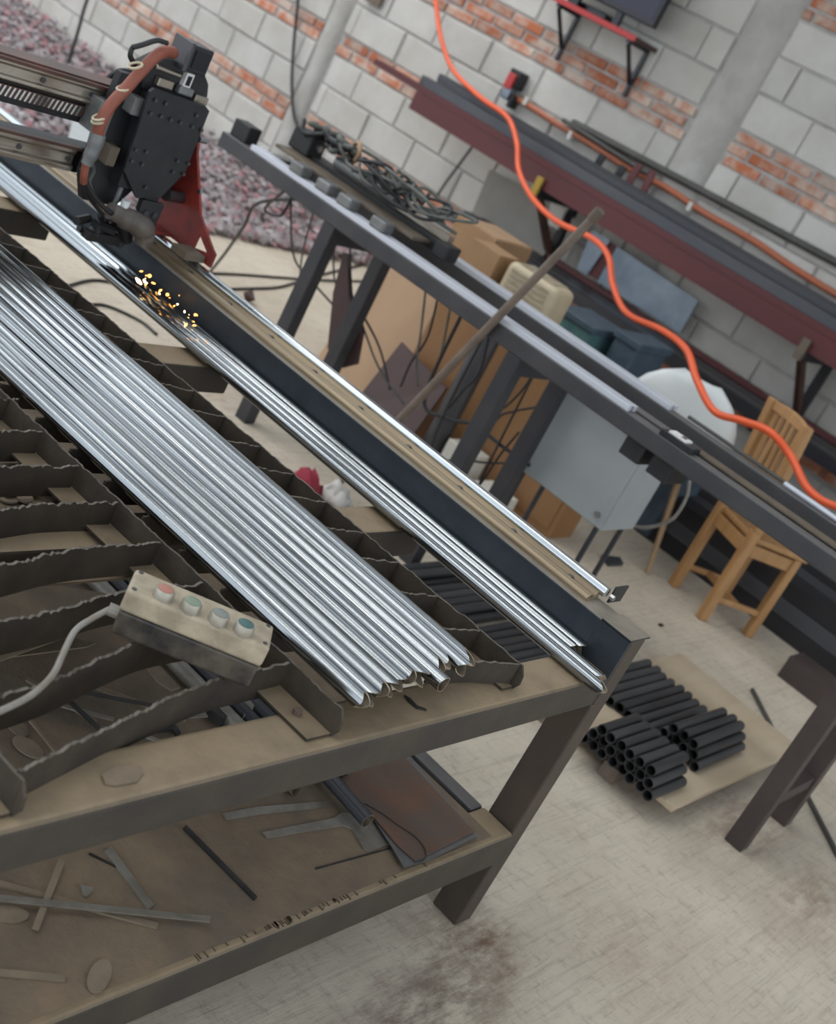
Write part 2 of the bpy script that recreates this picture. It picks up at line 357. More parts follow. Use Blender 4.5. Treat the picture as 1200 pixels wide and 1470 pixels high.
for bi, (y0, y1, _, _) in enumerate(bays):
    for ci, (z0, z1) in enumerate(blocks):
        if bi == 2 and z0 > 1.3: continue
        if bi == 0 and z0 < 0.3: pass
        course(z0, z1, y0, y1, BLK, 0.40, (0.5 if ci % 2 else 0.0) + 0.13 * bi, 'concrete_block', 0.192)
    for ci, (za, zb, nc) in enumerate([(.375, .52, 2), (.90, 1.03, 2), (1.415, 1.60, 3), (2.17, 2.35, 3)]):
        if bi == 2 and za > 1.3: continue
        if za > 2 and bi != 0: continue
        for k in range(nc):
            h = (zb - za) / nc
            course(za + k * h, za + (k + 1) * h, y0, y1, BRK, 0.232, 0.5 * (k % 2) + 0.2 * ci, 'brick', 0.062)
for (y0, y1) in ((3.14, 3.39), (5.80, 5.975)):
    bm = MB(); nz = 14; n_ = 3.3 / nz                      # slightly uneven cast concrete face
    cols = [y0, y0 + 0.03, (y0 + y1) / 2, y1 - 0.03, y1]
    vs = []; fs = []
    for i in range(nz + 1):
        for k, yy in enumerate(cols):
            vs.append((WX - (0.024 if 0 < k < 4 else -0.01) + rs.uniform(-0.004, 0.004), yy + rs.uniform(-0.008, 0.008), i * n_))
    for i in range(nz):
        for k in range(4): fs.append((i * 5 + k, (i + 1) * 5 + k, (i + 1) * 5 + k + 1, i * 5 + k + 1))
    bm.add(vs, fs); bm.build('pillar', 'pillar', wall, smooth=True)
added_roof = MB()  # roofing added out of view, dims the workshop against the far wall
for i in range(38):
    y0 = -3 + i * 0.205
    added_roof.box(4.3, 6.4, y0, y0 + 0.11, 3.32, 3.335); added_roof.box(4.3, 6.4, y0 + 0.11, y0 + 0.205, 3.35, 3.365)
added_roof = added_roof.build('added_ceiling', 'added_roof_sheet'); added_roof['kind'] = 'structure'
for y in (-1.5, 0.8, 3.2):
    MB().box(-3.5, 6.2, y, y + 0.08, 3.19, 3.32).build('added_ceiling_beam', 'bench_steel', added_roof)
# added unseen roofing strips along the table, gaps giving the tubes banded reflections
for x0, wd in ((-3.3, .8), (-1.7, .55), (-0.75, .45), (0.05, .40), (0.80, .45), (1.62, .40), (2.35, .50), (3.25, .45)):
    MB().box(x0, x0 + wd, -3, 4.6, 3.32, 3.335).build('added_roof_sheet', 'added_roof_sheet', added_roof)

# ================================================================== CUTTING TABLE
T = thing('cutting_table', 'heavy steel cutting table dusted brown with a jagged slat grate on top', 'table', (2.18, 0.80, 0))
MB().box(0.25, 2.156, .762, .848, .572, .642).build('front_beam', 'table_steel', T, 0.009, seg=3)
for (x, y) in ((2.155, .762), (2.155, 3.45), (0.22, .762), (0.22, 3.45)):
    MB().box(x, x + .056, y, y + .068, 0, .573 if y < 1 else .573).build('leg', 'leg_steel', T, 0.004)
MB().box(2.156, 2.210, .7615, .83, .574, .7225).build('leg_head', 'leg_steel', T, 0.003)
MB().box(.25, 2.154, .757, .842, .172, .255).build('lower_front_beam', 'table_steel', T, 0.008, seg=3)
MB().box(2.112, 2.154, .843, 3.45, .19, .253).build('lower_side_beam', 'bench_steel', T, 0.005)
# upper side rail: dark channel, web facing the grate, flanges outward
prof = [(2.147, .622), (2.226, .622), (2.226, .629), (2.155, .629), (2.155, .715), (2.226, .715), (2.226, .724), (2.147, .724)]
MB().prism([(x, .832, z) for x, z in prof], (0, 2.75, 0)).build('side_rail', 'rail_blue', T, 0.003)
MB().prism([(2.147, .7625, .60), (2.155, .7625, .60), (2.155, .7625, .724), (2.147, .7625, .724)], (0, .07, 0)).build('rail_end_web', 'rail_blue', T)
MB().prism([(2.147, .7625, .7227), (2.226, .7625, .7227), (2.226, .7625, .727), (2.147, .7625, .727)], (0, .07, 0)).build('rail_end_flange', 'rail_blue', T)
# brass-coloured guide with chrome edge
lr = MB().prism([(x, .888, z) for x, z in [(2.166, .724), (2.211, .724), (2.211, .736), (2.203, .741), (2.197, .733), (2.188, .733), (2.182, .738), (2.172, .735), (2.166, .730)]], (0, 2.6, 0)).build('guide_base', 'brass_rail', T)
MB().prism([(x, .878, z) for x, z in [(2.206, .7362), (2.224, .7362), (2.228, .744), (2.224, .755), (2.208, .755), (2.204, .746)]], (0, 2.62, 0)).build('guide_rod', 'chrome', T, 0.0015)
for k in range(16):
    y = .95 + k * .155
    MB().cyl((2.1925, y, .733), (2.1925, y, .7365), .0065, 8).build('guide_bolt', 'bolt_dark', lr)
ep = MB().box(2.232, 2.282, .872, .876, .724, .76).build('guide_end_plate', 'black_plate', T)
MB().cyl((2.222, .871, .742), (2.222, .862, .742), .006, 6).build('end_screw', 'steel_bolt', ep)
# cross members under the grate
for y in (1.30, 1.94, 2.7):
    MB().box(.28, 2.147, y - .045, y + .045, .57, .636).build('cross_beam', 'table_steel', T, 0.005)
# grate: strips and slats
def rs_x(y): return 1.853 - (y - .80) * .036
def ms_x(y): return 1.376 - (y - .80) * .040
def jag(bm, pts, z0, z1, t=0.0045, rough=0.004, seed=0, step=0.004):
    """upright bar along pts (xy), ragged top"""
    r = random.Random(seed); P = []
    for i in range(len(pts) - 1):
        a = Vector((*pts[i], 0)); c = Vector((*pts[i + 1], 0)); n = max(1, int((c - a).length / step))
        for k in range(n): P.append(a.lerp(c, k / n))
    P.append(Vector((*pts[-1], 0))); n = len(P); vs = []; d = 0
    for i, p in enumerate(P):
        tg = (P[min(i + 1, n - 1)] - P[max(i - 1, 0)]).normalized(); nr = Vector((-tg.y, tg.x, 0)) * t / 2
        d = 0.45 * d + r.uniform(-1, 1) * rough; zt = z1 + min(d, 0.002) - abs(r.gauss(0, rough * 0.35))
        if i < 2 or i > n - 3: zt = z1
        q = r.uniform(-0.0005, 0.0005)
        vs += [p - nr + V(0, 0, z0), p + nr + V(0, 0, z0), p + nr * (1 + 200 * q) + V(0, 0, zt), p - nr * (1 - 200 * q) + V(0, 0, zt)]
    fs = []; mi = []
    for i in range(n - 1):
        for k in range(4): fs.append((i * 4 + k, i * 4 + (k + 1) % 4, (i + 1) * 4 + (k + 1) % 4, (i + 1) * 4 + k)); mi.append(1 if k == 2 else 0)
    fs += [(3, 2, 1, 0), tuple((n - 1) * 4 + k for k in range(4))]; mi += [0, 0]
    bm.add(vs, fs); bm.mi[-len(fs):] = mi
SM = ['slat', 'slat_edge']
ZB, ZT = .6435, .688
# right hand strip, with flange and a chamfered front end
def strip(name, fx, y0, y1, seed, fw=0.034):
    bm = MB(); N_ = 24
    jag(bm, [(fx(y0 + (y1 - y0) * k / N_), y0 + (y1 - y0) * k / N_) for k in range(N_ + 1)], ZB, ZT, rough=0.0012, seed=seed, step=0.007)
    s_ = bm.build(name, SM, T)
    bm = MB().hexa([(fx(y0) - fw, y0 - .004, ZB), (fx(y0) - .003, y0 - .004, ZB), (fx(y1) - .003, y1, ZB), (fx(y1) - fw, y1, ZB),
                    (fx(y0) - fw, y0 - .004, ZB + .004), (fx(y0) - .003, y0 - .004, ZB + .004), (fx(y1) - .003, y1, ZB + .004), (fx(y1) - fw, y1, ZB + .004)])
    bm.build('flange', 'slat', s_)
    a = (fx(y0), y0, 0)      # bent chamfered tip at the front end
    MB().prism([(a[0] - .002, y0, ZB), (a[0] - .002, y0, ZT), (a[0] + .0, y0 - .010, ZT - .016), (a[0] + .0, y0 - .012, ZB + .012), (a[0] - .002, y0 - .006, ZB)], (.004, 0, 0)).build('strip_tip', 'slat', s_)
    return s_
strip('grate_strip', rs_x, .795, 2.9, 11)
strip('grate_strip', ms_x, .788, 2.9, 12, 0.052)
strip('grate_strip', lambda y: .852 - (y - .8) * .02, .785, 2.9, 13, 0.04)
# left hand slats, bowed
left = [[(.856, .800), (.945, .823), (1.06, .852), (1.212, .884), (1.366, .893)],
        [(.852, .905), (.903, .916), (.994, .932), (1.093, .961), (1.20, .985), (1.364, .990)],
        [(.850, 1.03), (.981, 1.045), (1.077, 1.058), (1.2, 1.081), (1.356, 1.086)],
        [(.848, 1.13), (1.05, 1.158), (1.185, 1.184), (1.353, 1.189)],
        [(.845, 1.25), (1.128, 1.286), (1.224, 1.299), (1.349, 1.298)],
        [(.84, 1.37), (1.198, 1.4), (1.345, 1.402)], [(.84, 1.48), (1.259, 1.501), (1.341, 1.503)], [(.84, 1.59), (1.323, 1.607), (1.337, 1.606)]]
for i, pl in enumerate(left):
    pp = [p.to_2d() for p in crom([(*p, 0) for p in pl], 6)]
    bm = MB(); jag(bm, [tuple(p) for p in pp], ZB - .012, ZT, rough=0.0032, seed=i + 30); bm.build('slat', SM, T)
ry = [.800, .893, .994, 1.095, 1.187, 1.287, 1.381, 1.477, 1.585, 1.681, 1.78, 1.88, 1.98, 2.08, 2.18, 2.28]
for i, y in enumerate(ry):
    d = .028 if y > .85 else .010
    pl = [(ms_x(y) + .012, y + d * 2.6), (1.55, y + d * 2.2), (1.73, y + d), (rs_x(y) - .003, y)]
    if i == 0: pl = [(1.66, .842), (1.76, .826), (rs_x(y) - .003, .800)]
    bm = MB(); jag(bm, pl, ZB if i else ZB + .001, ZT - .001, rough=0.0014, seed=i + 70, step=0.005); bm.build('slat', SM, T)
# lower shelf pan
ZS = .2565
sh = MB().box(.28, 2.09, .772, 3.3, ZS - .003, ZS).build('shelf_pan', 'shelf_dust', T)
# rough front lip of the pan
bm = MB(); r_ = random.Random(5)
for k in range(46):
    x = r_.choice((1.30, 1.42, 1.5, 1.62)) + abs(r_.gauss(0, .10)); a_ = r_.uniform(.001, .005)
    bm.box(x, x + a_, .768 - r_.uniform(0, .008), .7735, ZS - .002, ZS + .0004)
bm.build('pan_lip', 'slat', T)['kind'] = 'stuff'
# rusty clip bolt on the middle strip flange, small weld scraps
bt = onZ((425, 1025), ZB + .004)
MB().cyl(bt, bt + V(0, 0, .008), .007, 10).build('flange_bolt', 'rust_sheet', T)
# ================================================================== TUBES ON THE TABLE
def coped_tube(name, xa, ya, xb, yb, z, ro, cope, ph, label, group, ri=None, n=48, m='tube_steel', flat=0.0):
    """round tube from near end (xa,ya) to far end (xb,yb); near end cut as a saddle of depth cope"""
    ri = ri or ro - .0016
    d = Vector((xb - xa, yb - ya, 0)); L_ = d.length; d.normalize(); sx = Vector((d.y, -d.x, 0)); up_ = V(0, 0, 1); c = V(xa, ya, z)
    vs = []; rings = []; rq = random.Random(int(xa * 9973) + int(ya * 7919)); w3 = [(rq.choice((5, 7, 9, 11)), rq.uniform(0, 6.28), rq.uniform(.00009, .00020)) for _ in range(3)]
    for (rr, far) in ((ro, 0), (ro, 1), (ri, 1), (ri, 0)):
        for k in range(n):
            th = 2 * math.pi * k / n
            off = L_ if far else cope * (math.cos(th - ph) ** 2) + flat * math.cos(th - ph)
            vs.append(c + d * off + (sx * math.cos(th) + up_ * math.sin(th)) * (rr + sum(am * math.sin(fq * th + p0) for fq, p0, am in w3)))
    bm = MB(); fs = []
    for i in range(4):
        j = (i + 1) % 4
        for k in range(n): fs.append((i * n + k, j * n + k, j * n + (k + 1) % n, i * n + (k + 1) % n))
    bm.add(vs, fs); bm.mi = [0] * n + [0] * n + [1] * n + [1] * n
    o = bm.build(name, [m, 'tube_cut'], smooth='auto'); 
    me = o.data; cc = V(xa, ya, z); an = math.atan2(-d.x, d.y)
    me.transform(Matrix.Rotation(-an, 4, 'Z') @ Matrix.Translation(-cc)); o.location = cc; o.rotation_euler = (0, 0, an)
    return tag(o, label, 'tube', group)
r = .0134; n1 = 12
ends = [.772, .776, .784, .786, .792, .800, .792, .776, .806, .812, .796, .806]
copes = [(.012, 1.2), (.022, 0.2), (.010, 1.4), (.020, 0.1), (.018, 0.3), (.006, 1.2), (.022, 0.0), (.002, 0), (.016, 1.3), (.024, .9), (.012, .2), (.028, 1.2)]
for i in range(n1):
    xa = 1.399 + i * (1.702 - 1.399) / (n1 - 1); xb = xa - (.058 - .0022 * i)
    coped_tube('steel_tube', xa, ends[i], xb, 2.62 + .03 * ((i * 7) % 5), ZT + r + .0025, r, copes[i][0], copes[i][1], {0: 'outermost bright steel tube of the wide row, beside the control box', 7: 'bright steel tube with a square-cut round end in the wide row', 11: 'outermost bright steel tube of the wide row, on the side rail side'}.get(i, 'bright steel tube with a fish-mouth cut end, in the wide row lying across the grate'), 'tubes in the wide row on the grate')
r2 = .0128
for i in range(4):
    xa = 2.0555 + i * .0257; ye = (.722, .748, .832, .826)[i]
    coped_tube('steel_tube', xa, ye, xa - .012, 3.4, .6425 + r2 + (.0025 if i > 1 else .0005), r2, (.02, .018, .015, .012)[i], (1.3, 0.2, 0.4, 0.1)[i],
               ('bright steel tube with an open oval end overhanging the table corner' if i == 0 else 'bright steel tube in the narrow row beside the dark side rail'), 'tubes beside the side rail')
# dark tubes lying on the lower shelf, seen between the left slats
for k in range(6):
    p = onZ((92 + k * 22, 776 - k * 2), ZS + .02)
    coped_tube('offcut_tube', p.x, .99 + .05 * (k % 3), p.x - .02, 1.95, ZS + .0172, .016, .004, 0, 'dull dark steel tube on the lower shelf below the grate slats', 'dark tubes on the lower shelf', m='scrap_gray' if k in (0, 4) else 'purlin_gray', n=12)

# ================================================================== GANTRY
G = thing('gantry', 'black motorised cutter gantry with torch and brown hose straddling the table', 'gantry', (2.2, 2.4, .73))
YB = 2.40
MB().box(.32, 2.02, YB, YB + .06, .955, 1.048).build('upper_beam', 'black_rough', G, 0.003)
MB().box(.32, 2.02, YB, YB + .06, .842, .902).build('lower_beam', 'black_rough', G, 0.003)
MB().box(.32, 2.02, YB - .004, YB + .064, 1.048, 1.056).build('beam_cap', 'rail_brown', G)
ur = MB().prism([(.32, YB - y, z) for y, z in [(0, 1.002), (.012, 1.002), (.020, 1.008), (.020, 1.014), (.012, 1.018), (.012, 1.036), (.016, 1.040), (.016, 1.045), (0, 1.045)]], (1.62, 0, 0)).build('upper_guide', 'rail_steel', G, 0.001)
lo = MB().prism([(.32, YB - y, z) for y, z in [(0, .846), (.014, .846), (.022, .853), (.022, .860), (.012, .865), (.012, .885), (.016, .89), (.016, .898), (0, .898)]], (1.60, 0, 0)).build('lower_guide', 'rail_steel', G, 0.001)
MB().box(.32, 1.95, YB - .018, YB - .001, 1.0455, 1.052).build('guide_stripe', 'rail_brown', G)
MB().box(.32, 1.93, YB - .019, YB - .001, .8985, .905).build('guide_stripe', 'rail_brown', G)
for k in range(9):
    for (gz, par, gd) in ((1.027, ur, .012), (.875, lo, .012)):
        x = 1.945 - .04 - k * .13
        MB().cyl((x, YB - gd + .001, gz), (x, YB - gd - .003, gz), .0065, 8).build('guide_bolt', 'bolt_dark', par)
rk = MB().box(.32, 1.90, YB - .012, YB - .0005, .972, .996).build('gear_rack', 'rail_brown', G)
bm = MB()
for k in range(110):
    x = .55 + k * .0122
    bm.prism([(x, YB - .0125, .973), (x + .0045, YB - .0125, .973), (x + .0105, YB - .0125, .995), (x + .006, YB - .0125, .995)], (0, -.003, 0))
bm.build('rack_teeth', 'chrome', rk)['kind'] = 'stuff'
# back plate of the carriage, then front plate
bp_ = [(1.93, 1.10), (2.10, 1.105), (2.11, 1.02), (2.09, .86), (2.05, .80), (1.955, .80), (1.925, .86)]
MB().prism([(x, 2.352, z) for x, z in bp_], (0, .022, 0)).build('back_plate', 'black_rough', G, 0.002)
MB().box(1.95, 2.10, 2.374, 2.399, .91, .95).build('carriage_block', 'bearing', G, 0.002)
MB().box(1.905, 1.945, 2.345, 2.398, .955, 1.03).build('carriage_block', 'bearing', G, 0.003)
YP = 2.30
fp = [onY(p, YP) for p in [(222, 127), (296, 153), (301, 160), (266, 248), (232, 283), (196, 285), (178, 246), (216, 132)]]
plate = MB().prism(fp, (0, .010, 0)).build('front_plate', 'black_plate', G, 0.0012)
for k, p in enumerate([(222, 143), (237, 148), (215, 162), (230, 166), (244, 171), (258, 175), (281, 165), (275, 181), (288, 186), (194, 214), (209, 217), (188, 230), (203, 235), (254, 230), (269, 234), (247, 246), (262, 249), (208, 268)]):
    c = onY(p, YP); MB().cyl(c + V(0, -.006, 0), c, .0046, 8).build('bolt', 'bolt_dark', plate)
MB().box(2.0, 2.13, 2.311, 2.352, .86, 1.08).build('slide_block', 'black_rough', G, 0.002)
MB().box(1.962, 1.992, 2.315, 2.35, 1.025, 1.065).build('bearing_cap', 'bearing', G, 0.002)
MB().box(1.950, 1.975, 2.318, 2.35, .90, .945).build('bearing_cap', 'tan_plate', G, 0.002)
# head: motor on a dark bracket
hb = [onY(p, 2.335) for p in [(205, 100), (238, 84), (292, 100), (300, 122), (297, 150), (240, 138), (205, 128)]]
MB().prism(hb, (0, .05, 0)).build('head_bracket', 'black_rough', G, 0.003)
mc = onY((275, 82), 2.34)
mo = MB().box(mc.x - .034, mc.x + .034, 2.312, 2.372, mc.z - .028, mc.z + .032).build('stepper_motor', 'black_plate', G, 0.004)
MB().box(mc.x - .037, mc.x - .026, 2.309, 2.375, mc.z - .031, mc.z + .035).build('motor_end_cap', 'bolt_dark', mo, 0.002)
MB().box(mc.x - .018, mc.x + .028, 2.309, 2.3125, mc.z - .018, mc.z + .022).build('motor_label', 'tv_black', mo)
fc = onY((244, 90), 2.33)
MB().cyl(fc + V(-.03, 0, -.018), fc + V(.04, 0, -.020), .006, 10).build('head_flange', 'rail_steel', G)
c = onY((266, 114), 2.333); k_ = MB().box(c.x - .010, c.x + .012, 2.322, 2.335, c.z - .020, c.z + .018).build('limit_switch', 'sticker', G)
MB().box(c.x - .005, c.x + .007, 2.3205, 2.3225, c.z - .010, c.z + .012).build('switch_face', 'tv_black', k_)
c = onY((233, 117), 2.333); MB().box(c.x - .022, c.x + .022, 2.318, 2.334, c.z - .010, c.z + .009).build('clamp_block', 'rail_steel', G, 0.002)
c = onY((262, 128), 2.333); MB().box(c.x - .022, c.x + .022, 2.316, 2.334, c.z - .010, c.z + .009).build('clamp_block', 'bearing', G, 0.004)
c = onY((284, 140), 2.333); MB().box(c.x - .020, c.x + .020, 2.318, 2.334, c.z - .010, c.z + .008).build('clamp_block', 'rail_steel', G, 0.002)
c = onY((289, 201), 2.31); MB().cyl(c + V(-.008, 0, 0), c + V(.014, 0, 0), .008, 8).build('side_nut', 'steel_bolt', G)
# lower holder and roller
c = onY((212, 308), 2.305); MB().box(c.x - .033, c.x + .033, 2.300, 2.312, c.z - .035, c.z + .034).build('torch_holder', 'black_plate', G, 0.002)
for dx in (-.013, .014): MB().cyl((c.x + dx, 2.296, c.z + .004), (c.x + dx, 2.3, c.z + .004), .0075, 10).build('holder_bolt', 'bolt_dark', G)
MB().box(c.x - .02, c.x + .02, 2.311, 2.33, c.z + .0, c.z + .08).build('holder_stem', 'black_rough', G)
MB().box(2.10, 2.128, 2.315, 2.345, .83, .862).build('slide_nut', 'black_rough', G)
MB().cyl(onY((238, 280), 2.33), onY((262, 284), 2.36), .014, 12).build('roller', 'bolt_dark', G)
c = onY((176, 264), 2.325); MB().cyl(c + V(0, 0, -.06), c + V(0, 0, .035), .006, 8).build('guide_pin', 'bearing', G)
c = onY((178, 297), 2.30); MB().cyl(c + V(0, 0, -.010), c + V(0, 0, .016), .010, 10).build('torch_collar', 'white_plastic', G)
# torch body curving down to the tube
tp = [onY((158, 302), 2.295), onY((178, 312), 2.292), onY((198, 322), 2.29), onY((208, 334), 2.29), onY((204, 350), 2.29)]
MB().tube(crom(tp, 5), [.020] * 5 + [.026] * 5 + [.028] * 5 + [.024] * 4 + [.020] * 2, 14).build('torch_body', 'torch', G, smooth='auto')
MB().tube([onY((178, 318), 2.33), onY((182, 346), 2.33)], [.022, .014], 10).build('torch_nozzle', 'black_rough', G)
bm = MB()
rr_ = random.Random(9)
for k in range(14):
    a = onY((118 + rr_.uniform(0, 66), 312 + rr_.uniform(0, 38)), 2.36 + rr_.uniform(-.03, .03)); d_ = V(rr_.uniform(-.03, .03), rr_.uniform(-.02, .02), rr_.uniform(-.02, .02))
    bm.cyl(a - d_, a + d_, rr_.uniform(.005, .011), 6)
bm.build('clamp_fittings', 'black_rough', G)
MB().box(1.99, 2.10, 2.33, 2.36, .712, .735).build('torch_clamp', 'black_rough', G, 0.003)
# hose and leads
hp = [onY(p, y) for p, y in [((249, 76), 2.33), ((236, 74), 2.31), ((222, 82), 2.29), ((200, 105), 2.275), ((180, 128), 2.27), ((158, 152), 2.27), ((144, 178), 2.27), ((139, 200), 2.275)]]
hose = MB().tube(crom(hp, 6), .0135, 10).build('torch_hose', 'hose_red', G, smooth=True)
for p in ((194, 94), (178, 126), (143, 168), (142, 173)):
    c = onY(p, 2.271); q = MB()
    q.tube([c + V(.0165 * math.cos(a) * .85, .012 * math.sin(a), .0165 * math.cos(a) * .5) for a in [2 * math.pi * k / 12 for k in range(13)]], .0028, 5); q.build('cable_tie', 'tape', hose)
q = onY((137, 208), 2.272); MB().tube(crom([onY((141, 192), 2.275), onY((135, 212), 2.272), onY((124, 236), 2.272)], 4), [.018] * 4 + [.016] * 3 + [.013] * 2, 10).build('hose_sleeve', 'bearing', hose, smooth='auto')
for i, pts in enumerate([[(133, 215), (127, 240), (122, 255), (130, 275), (146, 295), (160, 306)], [(128, 225), (134, 245), (128, 262), (136, 282), (152, 300)], [(190, 68), (205, 64), (225, 58), (240, 62)], [(190, 68), (187, 80), (194, 92), (204, 96)], [(116, 242), (122, 262), (130, 286), (150, 310), (162, 318)]]):
    MB().tube(crom([onY(p, 2.285 + .006 * i) for p in pts], 6), (.006, .005, .006, .006, .005)[i], 6).build('lead', 'cable_black' if i != 1 else 'cable_greenish', G, smooth=True)
MB().tube(crom([onY((124, 232), 2.28), onY((121, 250), 2.28), onY((120, 262), 2.285)], 3), .009, 6).build('lead_wrap', 'hose_red', G)
# red end plate standing on the rail
XR = 2.236
out = [(2.183, .757), (2.43, .757), (2.47, .80), (2.475, 1.03), (2.40, 1.03), (2.367, .964), (2.278, .848), (2.20, .80), (2.183, .792)]
hole = [(2.256, .809), (2.258, .772), (2.208, .783)]
bm = bmesh.new()
def loop(pts): 
    vv = [bm.verts.new((XR, y, z)) for y, z in pts]; return [bm.edges.new((vv[i], vv[(i + 1) % len(vv)])) for i in range(len(vv))]
es = loop(out) + loop(hole)
bmesh.ops.triangle_fill(bm, edges=es, use_beauty=True)
fs = bm.faces[:]
ex = bmesh.ops.extrude_face_region(bm, geom=fs)
bmesh.ops.translate(bm, verts=[v for v in ex['geom'] if isinstance(v, bmesh.types.BMVert)], vec=(.008, 0, 0))
bmesh.ops.recalc_face_normals(bm, faces=bm.faces[:]); bmesh.ops.translate(bm, verts=bm.verts[:], vec=-ORI[G.name])
me = bpy.data.meshes.new('end_plate'); bm.to_mesh(me); bm.free(); me.materials.append(MATS['red_paint'])
o = bpy.data.objects.new('end_plate', me); COL.objects.link(o); o.parent = G
MB().box(2.17, XR, 2.34, 2.47, .757, .765).build('end_foot', 'red_paint', G)
MB().box(2.02, XR, YB, YB + .06, .842, 1.05).build('beam_joint', 'black_rough', G)
MB().box(2.170, 2.232, 2.20, 2.26, .7565, .775).build('slide_carriage', 'tan_plate', G, 0.003)
MB().box(2.170, 2.232, 2.36, 2.44, .7565, .7569 + .0).build('slide_shim', 'tan_plate', G)
c = onX((287, 275), 2.235); MB().cyl(c + V(-.004, 0, 0), c, .006, 8).build('end_bolt', 'steel_bolt', G)
# sparks
bm = MB(); bw = MB(); rr_ = random.Random(21)
for k in range(30):
    t = rr_.random() ** 1.8
    px = 203 + 85 * t + rr_.gauss(0, 7); py = 396 + 70 * t + rr_.gauss(0, 7)
    c = onZ((px, py), .675 + rr_.random() * .035); s_ = rr_.choice((.001, .0014, .0018, .0022, .0036)) * (1.25 - .5 * t)
    d_ = V(rr_.uniform(-1, 1), rr_.uniform(-1.6, 0), rr_.uniform(-.6, .6)).normalized() * s_ * 2.2
    q = bm if rr_.random() < .7 else bw
    q.tube([c - d_, c, c + d_], [s_ * .3, s_, s_ * .4], 5)
tag(recenter(bm.build('sparks', 'spark')), 'spray of glowing orange sparks over the narrow row of tubes', 'sparks', kind='stuff')
tag(recenter(bw.build('white_sparks', 'spark_white')), 'few pale hot sparks scattered among the orange ones', 'sparks', kind='stuff')

# ================================================================== CONTROL BOX
a0 = V(1.114, .997, 0); a1 = V(1.247, .851, 0); dl = (a1 - a0); L_ = dl.length; dl.normalize(); dw = V(-dl.y, dl.x, 0)
if dw.x < 0: dw = -dw
W_ = .064; z0 = ZT + .003
CB = thing('control_box', 'grimy cream and black push-button box resting on the slats', 'control box', (a0.x + .08, a0.y - .04, z0))
def cbox(l0, l1, w0, w1, za, zb): 
    return MB().hexa([a0 + dl * l + dw * ww + V(0, 0, z) for z in (za, zb) for l, ww in ((l0, w0), (l0, w1), (l1, w1), (l1, w0))][:4][::-1] + [a0 + dl * l + dw * ww + V(0, 0, zb) for l, ww in ((l0, w0), (l0, w1), (l1, w1), (l1, w0))][::-1])
cbox(.002, L_ - .002, .002, W_ - .002, z0, z0 + .036).build('base', 'box_black', CB, 0.004)
lid = cbox(0, L_, 0, W_, z0 + .0365, z0 + .069).build('lid', 'cream', CB, 0.005, seg=3)
zt = z0 + .069
for i, (m_, px) in enumerate((('btn_red', (238, 846)), ('btn_green', (277, 864)), ('btn_gray', (317, 881)), ('btn_teal', (353, 896)))):
    c = onZ(px, zt + .012)
    rg = MB().tube([V(c.x, c.y, zt - .001), V(c.x, c.y, zt + .010), V(c.x, c.y, zt + .013)], [.0138, .0138, .0120], 24).build('button_ring', 'btn_ring', CB, smooth='auto')
    cp = MB().tube([V(c.x, c.y, zt + .010), V(c.x, c.y, zt + .0138), V(c.x, c.y, zt + .0145)], [.0108, .0108, .0095], 20).build('button_cap', m_, rg, smooth='auto')
for l, ww in ((.008, .008), (.008, W_ - .008), (L_ - .008, .008), (L_ - .008, W_ - .008)):
    c = a0 + dl * l + dw * ww; MB().cyl(c + V(0, 0, zt - .001), c + V(0, 0, zt + .0008), .0035, 10).build('lid_screw', 'bolt_dark', lid)
c = a0 + dw * W_ * .3 + V(0, 0, z0 + .022)
MB().cyl(c - dl * .012, c + dl * .004, .009, 10).build('cable_gland', 'cable_gray', CB)
MB().tube(crom([c - dl * .01, onZ((132, 888), .702), onZ((108, 905), .698), onZ((92, 935), .697), onZ((76, 968), .697), onZ((45, 998), .697), onZ((0, 1021), .70), onZ((-40, 1037), .70)], 8), .0042, 8).build('control_cable', 'cable_gray', CB, smooth=True)

# ================================================================== SCRAP ON THE SHELF AND BEAM
def flat(name, pts, z, t, m, label, cat='scrap', group=None, sc=None, tilt=0):
    P = [onZ(p, z) for p in pts]; o = MB().prism(P, (0, 0, t)).build(name, m); recenter(o); return tag(o, label, cat, group)
def cv(l): return [(x / 2, 950 + y / 2) for x, y in l]
def strip_px(a, b_, wd):
    a = Vector(a); b_ = Vector(b_); n = (b_ - a).normalized(); n = Vector((-n.y, n.x)) * wd / 2
    return [tuple(a + n), tuple(b_ + n), tuple(b_ - n), tuple(a - n)]
def bars(name, a, b_, wd, z, t, m, label, cat='scrap', group=None): return flat(name, cv(strip_px(a, b_, wd)), z, t, m, label, cat, group)
zf = ZS + .0006
bars('flat_bar', (308, 540), (432, 708), 22, zf, .003, 'scrap_gray', 'pale flat steel bar poking out under the front beam')
bars('round_bar', (528, 478), (732, 684), 10, zf, .005, 'scrap_dark', 'thin dark steel bar lying alone on the dusty shelf')
bars('flat_bar', (-30, 633), (450, 762), 15, zf, .004, 'scrap_dusty', 'dusty flat bar crossed by a paler bar on the shelf')
bars('flat_bar', (-30, 678), (602, 742), 16, zf + .0115, .003, 'scrap_gray', 'long pale flat bar crossing on top of other bars')
bars('flat_bar', (175, 575), (100, 770), 20, zf + .0055, .0045, 'scrap_dusty', 'short dusty bar with rounded end under the crossing bars')
bars('flat_bar', (-30, 893), (186, 912), 18, zf, .0035, 'scrap_dusty', 'dust-covered flat bar near the shelf front edge')
bars('steel_wire', (255, 552), (338, 592), 5, zf, .002, 'scrap_dark', 'short dark wire beside the pale flat bar')
def oval(c, rx, ry, ang, n=18, k=1.0):
    return [(c[0] + rx * math.cos(t) * math.cos(ang) - ry * math.sin(t) * math.sin(ang), c[1] + rx * math.cos(t) * math.sin(ang) + ry * math.sin(t) * math.cos(ang)) for t in [2 * math.pi * i / n for i in range(n)]]
